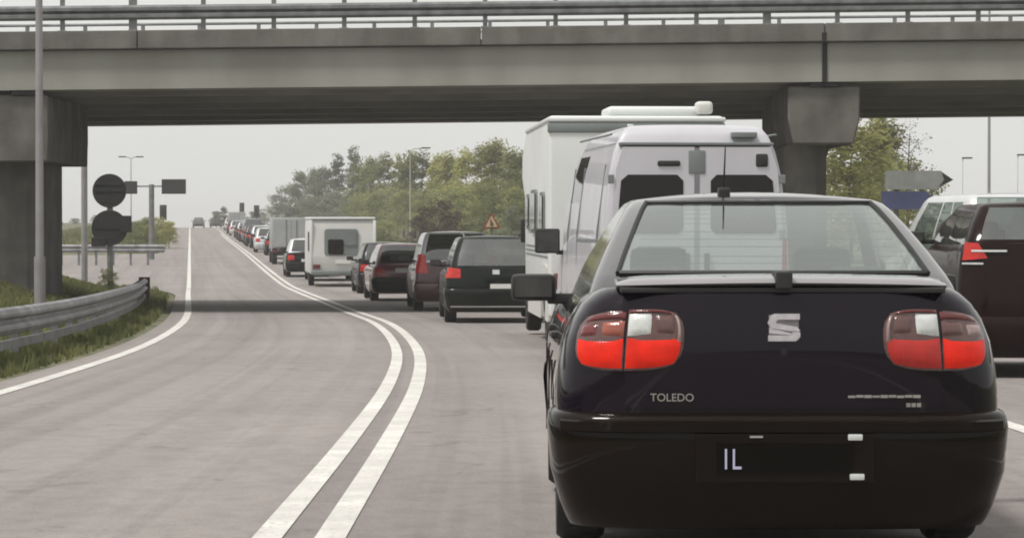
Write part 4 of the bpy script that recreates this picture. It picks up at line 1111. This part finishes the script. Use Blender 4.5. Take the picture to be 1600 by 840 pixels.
# backs of a round and a square sign on one post
D = 80.0; r_, z0 = sign_post(172, D, Z(272, D)-gz(px2x(172, D), D), 'dark backs of two round road signs stacked on one post', r=.085)
zc = Z(298, D)-z0
bm = BM(); bmesh.ops.create_cone(bm, cap_ends=True, segments=40, radius1=.46, radius2=.46, depth=.03, matrix=Matrix.Translation((0, -.1, zc)) @ Matrix.Rotation(R(90), 4, 'X'))
d_ = build('round_sign', bm, M['signback'], r_)
bm = BM(); tube(bm, [(.455*math.cos(k*math.pi/20), -.1, zc+.455*math.sin(k*math.pi/20)) for k in range(41)], .018, 6, cap=False); build('sign_rim', bm, M['signback'], d_)
bm = BM(); box(bm, -.4, .4, -.135, -.115, zc-.03, zc+.03); box(bm, -.4, .4, -.135, -.115, zc+.15, zc+.19); build('stiffener', bm, M['signback'], d_)
zc = Z(356, D)-z0
bm = BM(); bmesh.ops.create_cone(bm, cap_ends=True, segments=40, radius1=.49, radius2=.49, depth=.03, matrix=Matrix.Translation((0, -.1, zc)) @ Matrix.Rotation(R(90), 4, 'X'))
d_ = build('round_sign', bm, M['signback'], r_)
bm = BM(); tube(bm, [(.485*math.cos(k*math.pi/20), -.1, zc+.485*math.sin(k*math.pi/20)) for k in range(41)], .018, 6, cap=False); build('sign_rim', bm, M['signback'], d_)
bm = BM(); box(bm, -.4, .4, -.135, -.115, zc-.03, zc+.03); build('stiffener', bm, M['signback'], d_)
bm = BM(); box(bm, .30, .62, -.145, -.12, zc-.12, zc+.34, .01); build('side_plate', bm, M['signback'], r_)
bm = BM(); box(bm, -.50, -.10, -.145, -.12, zc-.52, zc-.26, .01); build('side_plate', bm, M['signback'], r_)
# overhead panels on a T post
D = 150.0; r_, z0 = sign_post(237, D, Z(288, D)-gz(px2x(237, D), D), 'T-shaped post carrying two dark direction panels against the sky', name='direction_sign', r=.14)
xs = lambda px: (px-237)*D/F
bm = BM(); tube(bm, [(xs(200), 0, Z(291, D)-z0), (xs(290), 0, Z(291, D)-z0)], .04, 8); build('cross_bar', bm, M['galv_dark'], r_, 40)
for a, b, c, d in ((195, 215, 283, 303), (253, 291, 280, 303)):
    bm = BM(); box(bm, xs(a), xs(b), -.1, -.05, Z(d, D)-z0, Z(c, D)-z0, .02); build('panel', bm, M['signback'], r_)
# traffic lights
def traffic_light(px, D, topy, label):
    x = px2x(px, D); z0 = gz(x, D); zt = Z(topy, D)-z0
    root = empty('traffic_light', (x, D, z0), label=label, cat='traffic light', group='traffic lights at the far junction')
    bm = BM(); tube(bm, [(0, 0, -.2), (0, 0, zt-.2)], .06, 8); build('post', bm, M['signback'], root, 40)
    bm = BM(); box(bm, -.17, .17, -.12, .12, zt-.95, zt, .03); box(bm, -.28, .28, .0, .02, zt-1.1, zt+.1, .02); build('signal_head', bm, M['signback'], root, 40)
    for k in range(3):
        bm = BM(); tube(bm, [(0, -.12, zt-.16-.3*k), (0, -.24, zt-.16-.3*k)], .1, 10, cap=False); build('hood', bm, M['signback'], root)
traffic_light(378, 330, 318, 'left traffic light standing beside the far end of the queue')
traffic_light(401, 300, 322, 'right traffic light standing beside the far end of the queue')
traffic_light(255, 230, 322, 'traffic light left of the road below the dark direction panels')
# blue and grey arrow signs on the right
D = 54.0; r_, z0 = sign_post(1400, D, Z(266, D)-gz(px2x(1400, D), D), 'grey arrow sign above a blue one, seen over the saloon roof corner', name='direction_sign', r=.05)
xs = lambda px: (px-1400)*D/F; zz = lambda py: Z(py, D)-z0
bm = BM(); prism(bm, [(xs(1382), zz(296)), (xs(1462), zz(296)), (xs(1488), zz(281)), (xs(1468), zz(267)), (xs(1382), zz(267))], 'y', -.1, -.06); d_ = build('arrow_panel', bm, M['signgrey'], r_)
bm = BM(); prism(bm, [(xs(1466), zz(291)), (xs(1488), zz(281)), (xs(1470), zz(270)), (xs(1474), zz(281))], 'y', -.115, -.102); build('arrow_tip', bm, M['signback'], d_)
bm = BM(); prism(bm, [(xs(1376), zz(327)), (xs(1432), zz(327)), (xs(1462), zz(312)), (xs(1445), zz(299)), (xs(1376), zz(299))], 'y', -.1, -.06); build('arrow_panel', bm, M['sky_blue'], r_)
bm = BM(); tube(bm, [(xs(1440), -.03, zz(268)), (xs(1440), -.03, -.3)], .05, 8); build('post', bm, M['galv_dark'], r_, 40)
# warning triangle near the trees
D = 90.0; r_, z0 = sign_post(768, D, Z(334, D)-gz(px2x(768, D), D), 'small triangular works sign standing in front of the trees')
zz = lambda py: Z(py, D)-z0
M['yellow'] = mat('sign_yellow', (.48, .36, .22), .6, 0, .15, 6); M['signred'] = mat('sign_red', (.22, .05, .035), .6, 0, .15, 6)
bm = BM(); prism(bm, [(-.27, zz(357)), (.27, zz(357)), (0, zz(331))], 'y', -.07, -.05); t_ = build('triangle', bm, M['signred'], r_)
bm = BM(); prism(bm, [(-.19, zz(354.6)), (.19, zz(354.6)), (0, zz(336))], 'y', -.082, -.072); build('sign_face', bm, M['yellow'], t_)
bm = BM(); box(bm, -.035, .0, -.092, -.084, zz(353), zz(343)); box(bm, .02, .05, -.092, -.084, zz(353), zz(347)); build('symbol', bm, M['black'], t_)

# low barrier along the side road
def barrier2():
    D = 136.0; xa, xb = px2x(96, D), px2x(258, D)
    b = empty('crash_barrier', (xa, D, prof(D)), label='low grey barrier along the far side of the side road', cat='crash barrier')
    n = 6; 
    for k in range(n):
        bm = BM(); x0 = (xb-xa)*k/n; x1 = (xb-xa)*(k+1)/n
        prism(bm, [(-.02, .62), (-.07, .68), (-.07, .74), (-.02, .80), (-.07, .86), (-.07, .92), (-.02, .98), (0, .98), (0, .62)], 'x', x0, x1-.02); build('rail', bm, M['galv'], b)
        bm = BM(); box(bm, x0-.05, x0+.05, .0, .1, -.3, .95); build('post', bm, M['galv_dark'], b)
barrier2()

# ------------------------------------------------------------------ trees
bark = mat('bark', (.09, .075, .06), .95, 0, .3, 4, .4)
LM = {'green': leafmat('leaves_green', (.17, .185, .07), (.29, .305, .12), .7), 'spring': leafmat('leaves_spring', (.27, .275, .085), (.42, .41, .15), .7),
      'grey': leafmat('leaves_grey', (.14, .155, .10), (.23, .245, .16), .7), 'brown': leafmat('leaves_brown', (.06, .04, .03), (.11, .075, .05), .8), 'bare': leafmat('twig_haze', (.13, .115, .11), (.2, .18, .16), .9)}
def tree_meshes(seed, H, Rr, shape, nleaf, leaf):
    rnd = random.Random(seed)
    bm = BM(); top = Vector((rnd.uniform(-.2, .2), rnd.uniform(-.2, .2), H*.86))
    pts = [Vector((0, 0, -.3)), Vector((0, 0, H*.2)), Vector((rnd.uniform(-.15, .15), rnd.uniform(-.15, .15), H*.5)), top]
    tube(bm, pts, .03*H*.55, 7, .02)
    tips = []
    for k in range(16):
        t = rnd.uniform(.22, .9); base = pts[1].lerp(top, (t-.2)/.7 if t > .2 else 0); a = rnd.uniform(0, 2*math.pi)
        prof_w = {'round': math.sin(math.pi*min(1, max(.05, (t-.1)/.95)))**.6, 'tall': (1-t)**.45*1.05, 'poplar': (1-t)**.5*.8}[shape]
        ln = Rr*prof_w*rnd.uniform(.7, 1.05); e = base+Vector((math.cos(a)*ln, math.sin(a)*ln, ln*rnd.uniform(.4, .9)))
        m_ = base.lerp(e, .5)+Vector((0, 0, .08*ln)); tube(bm, [base, m_, e], .035*(1.2-t)*H*.12+.012, 5, .008, cap=False); tips.append(e); tips.append(m_)
    tm = build('trunk', bm, bark, None, 60); tme = tm.data; bpy.data.objects.remove(tm)
    # leaf clumps scattered through the crown volume
    vs = []; fs = []; clumps = []
    for k in range(58):
        t = rnd.uniform(.14, 1.0); a = rnd.uniform(0, 2*math.pi)
        pw = {'round': math.sin(math.pi*min(1, max(.05, (t-.05)/1.0)))**.55, 'tall': max(.08, (1-t))**.5, 'poplar': max(.06, 1-t)**.55*.8}[shape]
        rr = Rr*pw*math.sqrt(rnd.uniform(.05, 1)); clumps.append((Vector((math.cos(a)*rr, math.sin(a)*rr, H*t)), Rr*rnd.uniform(.16, .34)))
    for e in tips: clumps.append((e, Rr*rnd.uniform(.14, .26)))
    per = nleaf//len(clumps)
    for c, cr_ in clumps:
        for k in range(per):
            d = Vector((rnd.gauss(0, 1), rnd.gauss(0, 1), rnd.gauss(0, .85))); d = d.normalized()*cr_*rnd.random()**.4; p = c+d
            s_ = leaf*rnd.uniform(.6, 1.4); u = Vector((rnd.gauss(0, 1), rnd.gauss(0, 1), rnd.gauss(0, 1))).normalized(); v = u.orthogonal().normalized()
            i = len(vs); vs += [p-u*s_, p+v*s_*.6, p+u*s_, p-v*s_*.6]; fs.append((i, i+1, i+2, i+3))
    me = bpy.data.meshes.new('crown'); me.from_pydata([tuple(v) for v in vs], [], fs)
    return tme, me
TV = [tree_meshes(11, 8, 2.6, 'tall', 5000, .11), tree_meshes(12, 9, 1.9, 'tall', 4600, .10), tree_meshes(13, 10, 1.5, 'poplar', 4200, .10), tree_meshes(14, 7, 2.8, 'round', 5000, .11), tree_meshes(15, 9, 2.1, 'poplar', 4800, .11)]
TB = tree_meshes(21, 9, 2.0, 'tall', 1100, .07)
crowns = {}
def tree(px, D, topy, v, kind, label, group='trees beyond the queue', wide=1.0, name=None, pxx=None):
    x = px2x(px, D); z0 = gz(x, D); H = Z(topy, D)-z0
    base = [8, 9, 10, 7, 9][v] if kind != 'bare' else 9
    tme, cme = TV[v] if kind != 'bare' else TB
    key = (v, kind)
    if key not in crowns:
        c = cme.copy(); c.materials.append(LM[kind]); crowns[key] = c
    root = empty(name or {'green': 'broadleaf_tree', 'spring': 'broadleaf_tree', 'grey': 'poplar_tree' if v == 2 else 'broadleaf_tree', 'brown': 'copper_tree', 'bare': 'bare_tree'}[kind], (x, D, z0), random.uniform(0, 6.28), label=label, cat='tree', group=group)
    s = H/base/1.02; root.scale = (s*wide, s*wide, s)
    t = bpy.data.objects.new('trunk', tme); COL.objects.link(t); t.parent = root
    c = bpy.data.objects.new('crown', crowns[key]); COL.objects.link(c); c.parent = root
random.seed(5)
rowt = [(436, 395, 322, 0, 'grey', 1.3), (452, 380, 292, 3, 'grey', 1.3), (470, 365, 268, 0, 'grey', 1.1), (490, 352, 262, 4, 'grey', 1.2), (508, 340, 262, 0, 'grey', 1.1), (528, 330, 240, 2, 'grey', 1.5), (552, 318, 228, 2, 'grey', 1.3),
        (560, 300, 250, 1, 'green', 1.3), (578, 290, 244, 4, 'green', 1.2), (600, 280, 238, 1, 'green', 1.3), (622, 268, 240, 2, 'spring', 1.2), (640, 258, 236, 4, 'green', 1.2), (660, 250, 232, 1, 'green', 1.3),
        (684, 240, 240, 4, 'spring', 1.2), (702, 232, 236, 4, 'spring', 1.2), (728, 224, 230, 1, 'spring', 1.25), (752, 216, 224, 1, 'spring', 1.35), (776, 208, 216, 4, 'spring', 1.2), (800, 200, 230, 4, 'green', 1.2), (826, 196, 236, 0, 'green', 1.2), (850, 190, 240, 1, 'green', 1.2)]
WHERE = ['leftmost and smallest', 'second from the left', 'third from the left', 'fourth from the left', 'fifth from the left', 'slim one left of the tallest', 'tallest slim', 'bushy one right of the tallest slim', 'ninth from the left', 'just left of centre in the row', 'yellowish one left of the pale lamp post', 'one behind the pale lamp post', 'one just right of the pale lamp post', 'yellowish one above the copper bush', 'yellowish one right of the copper bush', 'broad yellow-green', 'high yellow-green', 'last fresh yellow-green', 'green one beside the motorhome', 'one half behind the motorhome', 'one hidden behind the motorhome']
for i, (px, D, ty, v, kd, wd) in enumerate(rowt):
    tree(px, D, ty, v, kd, '%s tree of the row beyond the queue' % WHERE[i], wide=wd)
    if i % 1 == 0:   # undergrowth that closes the foot of the row
        tree(px+9, D-14, ty+(362-ty)*.48, 3 if i % 2 else 0, 'green' if kd != 'grey' else 'grey', 'low bush at the foot of the tree row, in front of %s tree' % WHERE[i].replace('one', 'the').replace('the the', 'the') if False else 'bush under the %s tree of the row' % WHERE[i].replace('one ', ''), group='bushes under the tree row', wide=1.7, name='bush')
tree(688, 175, 316, 3, 'brown', 'copper brown bush left of the triangular works sign', group='bushes under the tree row', wide=1.2, name='bush')
tree(655, 180, 336, 0, 'brown', 'low brown bush beside the pale lamp post', group='bushes under the tree row', wide=1.6, name='bush')
tree(725, 178, 330, 0, 'green', 'dark green bush between copper bush and triangular sign', group='bushes under the tree row', wide=1.5, name='bush')
tree(600, 190, 345, 3, 'green', 'dark green bush above the dull red hatchback', group='bushes under the tree row', wide=2.0, name='bush')
tree(800, 150, 322, 0, 'grey', 'dark bush tight against the front of the motorhome', group='bushes under the tree row', wide=1.2, name='bush')
# right of the pier
tree(1330, 118, 196, 0, 'spring', 'yellow-green tree directly right of the right bridge pier', group='trees at the right', wide=1.5)
tree(1372, 128, 178, 4, 'spring', 'yellow-green tree behind the grey arrow sign', group='trees at the right', wide=1.5)
tree(1418, 124, 172, 1, 'bare', 'half bare tree rising above the grey arrow sign', group='trees at the right', wide=1.1)
tree(1290, 122, 210, 3, 'green', 'green tree hidden behind the right bridge pier', group='trees at the right', wide=1.5)
tree(1395, 138, 250, 3, 'green', 'low bush behind the blue and grey arrow signs', group='trees at the right', wide=1.4, name='bush')
# far low growth and the bush on the left
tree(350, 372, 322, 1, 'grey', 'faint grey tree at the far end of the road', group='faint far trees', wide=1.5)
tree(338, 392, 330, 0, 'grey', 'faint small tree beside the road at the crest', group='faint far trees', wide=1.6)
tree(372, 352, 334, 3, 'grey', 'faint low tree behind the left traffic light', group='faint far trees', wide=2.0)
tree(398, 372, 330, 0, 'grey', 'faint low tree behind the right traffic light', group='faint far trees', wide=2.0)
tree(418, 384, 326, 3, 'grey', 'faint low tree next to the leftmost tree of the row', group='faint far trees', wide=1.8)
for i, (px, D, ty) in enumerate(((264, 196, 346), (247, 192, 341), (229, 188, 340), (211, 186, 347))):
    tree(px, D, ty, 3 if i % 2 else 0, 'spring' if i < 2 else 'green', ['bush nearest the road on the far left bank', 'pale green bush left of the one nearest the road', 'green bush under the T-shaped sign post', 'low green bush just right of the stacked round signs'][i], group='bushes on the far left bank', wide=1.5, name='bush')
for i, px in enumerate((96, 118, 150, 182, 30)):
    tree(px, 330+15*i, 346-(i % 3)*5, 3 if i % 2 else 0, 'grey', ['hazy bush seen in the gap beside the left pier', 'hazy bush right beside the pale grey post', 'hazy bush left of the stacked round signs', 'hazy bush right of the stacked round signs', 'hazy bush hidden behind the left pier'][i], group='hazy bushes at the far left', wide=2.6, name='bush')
tree(170, 77, 421, 3, 'green', 'small dark bush at the foot of the stacked round signs', group=None, wide=1.2, name='bush')

# ------------------------------------------------------------------ thin haze over the plain
hz = bpy.data.materials.new('thin_haze'); hz.use_nodes = True; t = hz.node_tree; t.nodes.clear()
o_ = t.nodes.new('ShaderNodeOutputMaterial'); pv = t.nodes.new('ShaderNodeVolumePrincipled'); pv.inputs['Density'].default_value = .0006
pv.inputs['Color'].default_value = (1, 1, 1, 1); t.links.new(pv.outputs[0], o_.inputs['Volume'])
bm = BM(); box(bm, -950, 950, -420, 4050, -66, 14.5); tag(build('haze', bm, hz), kind='stuff')
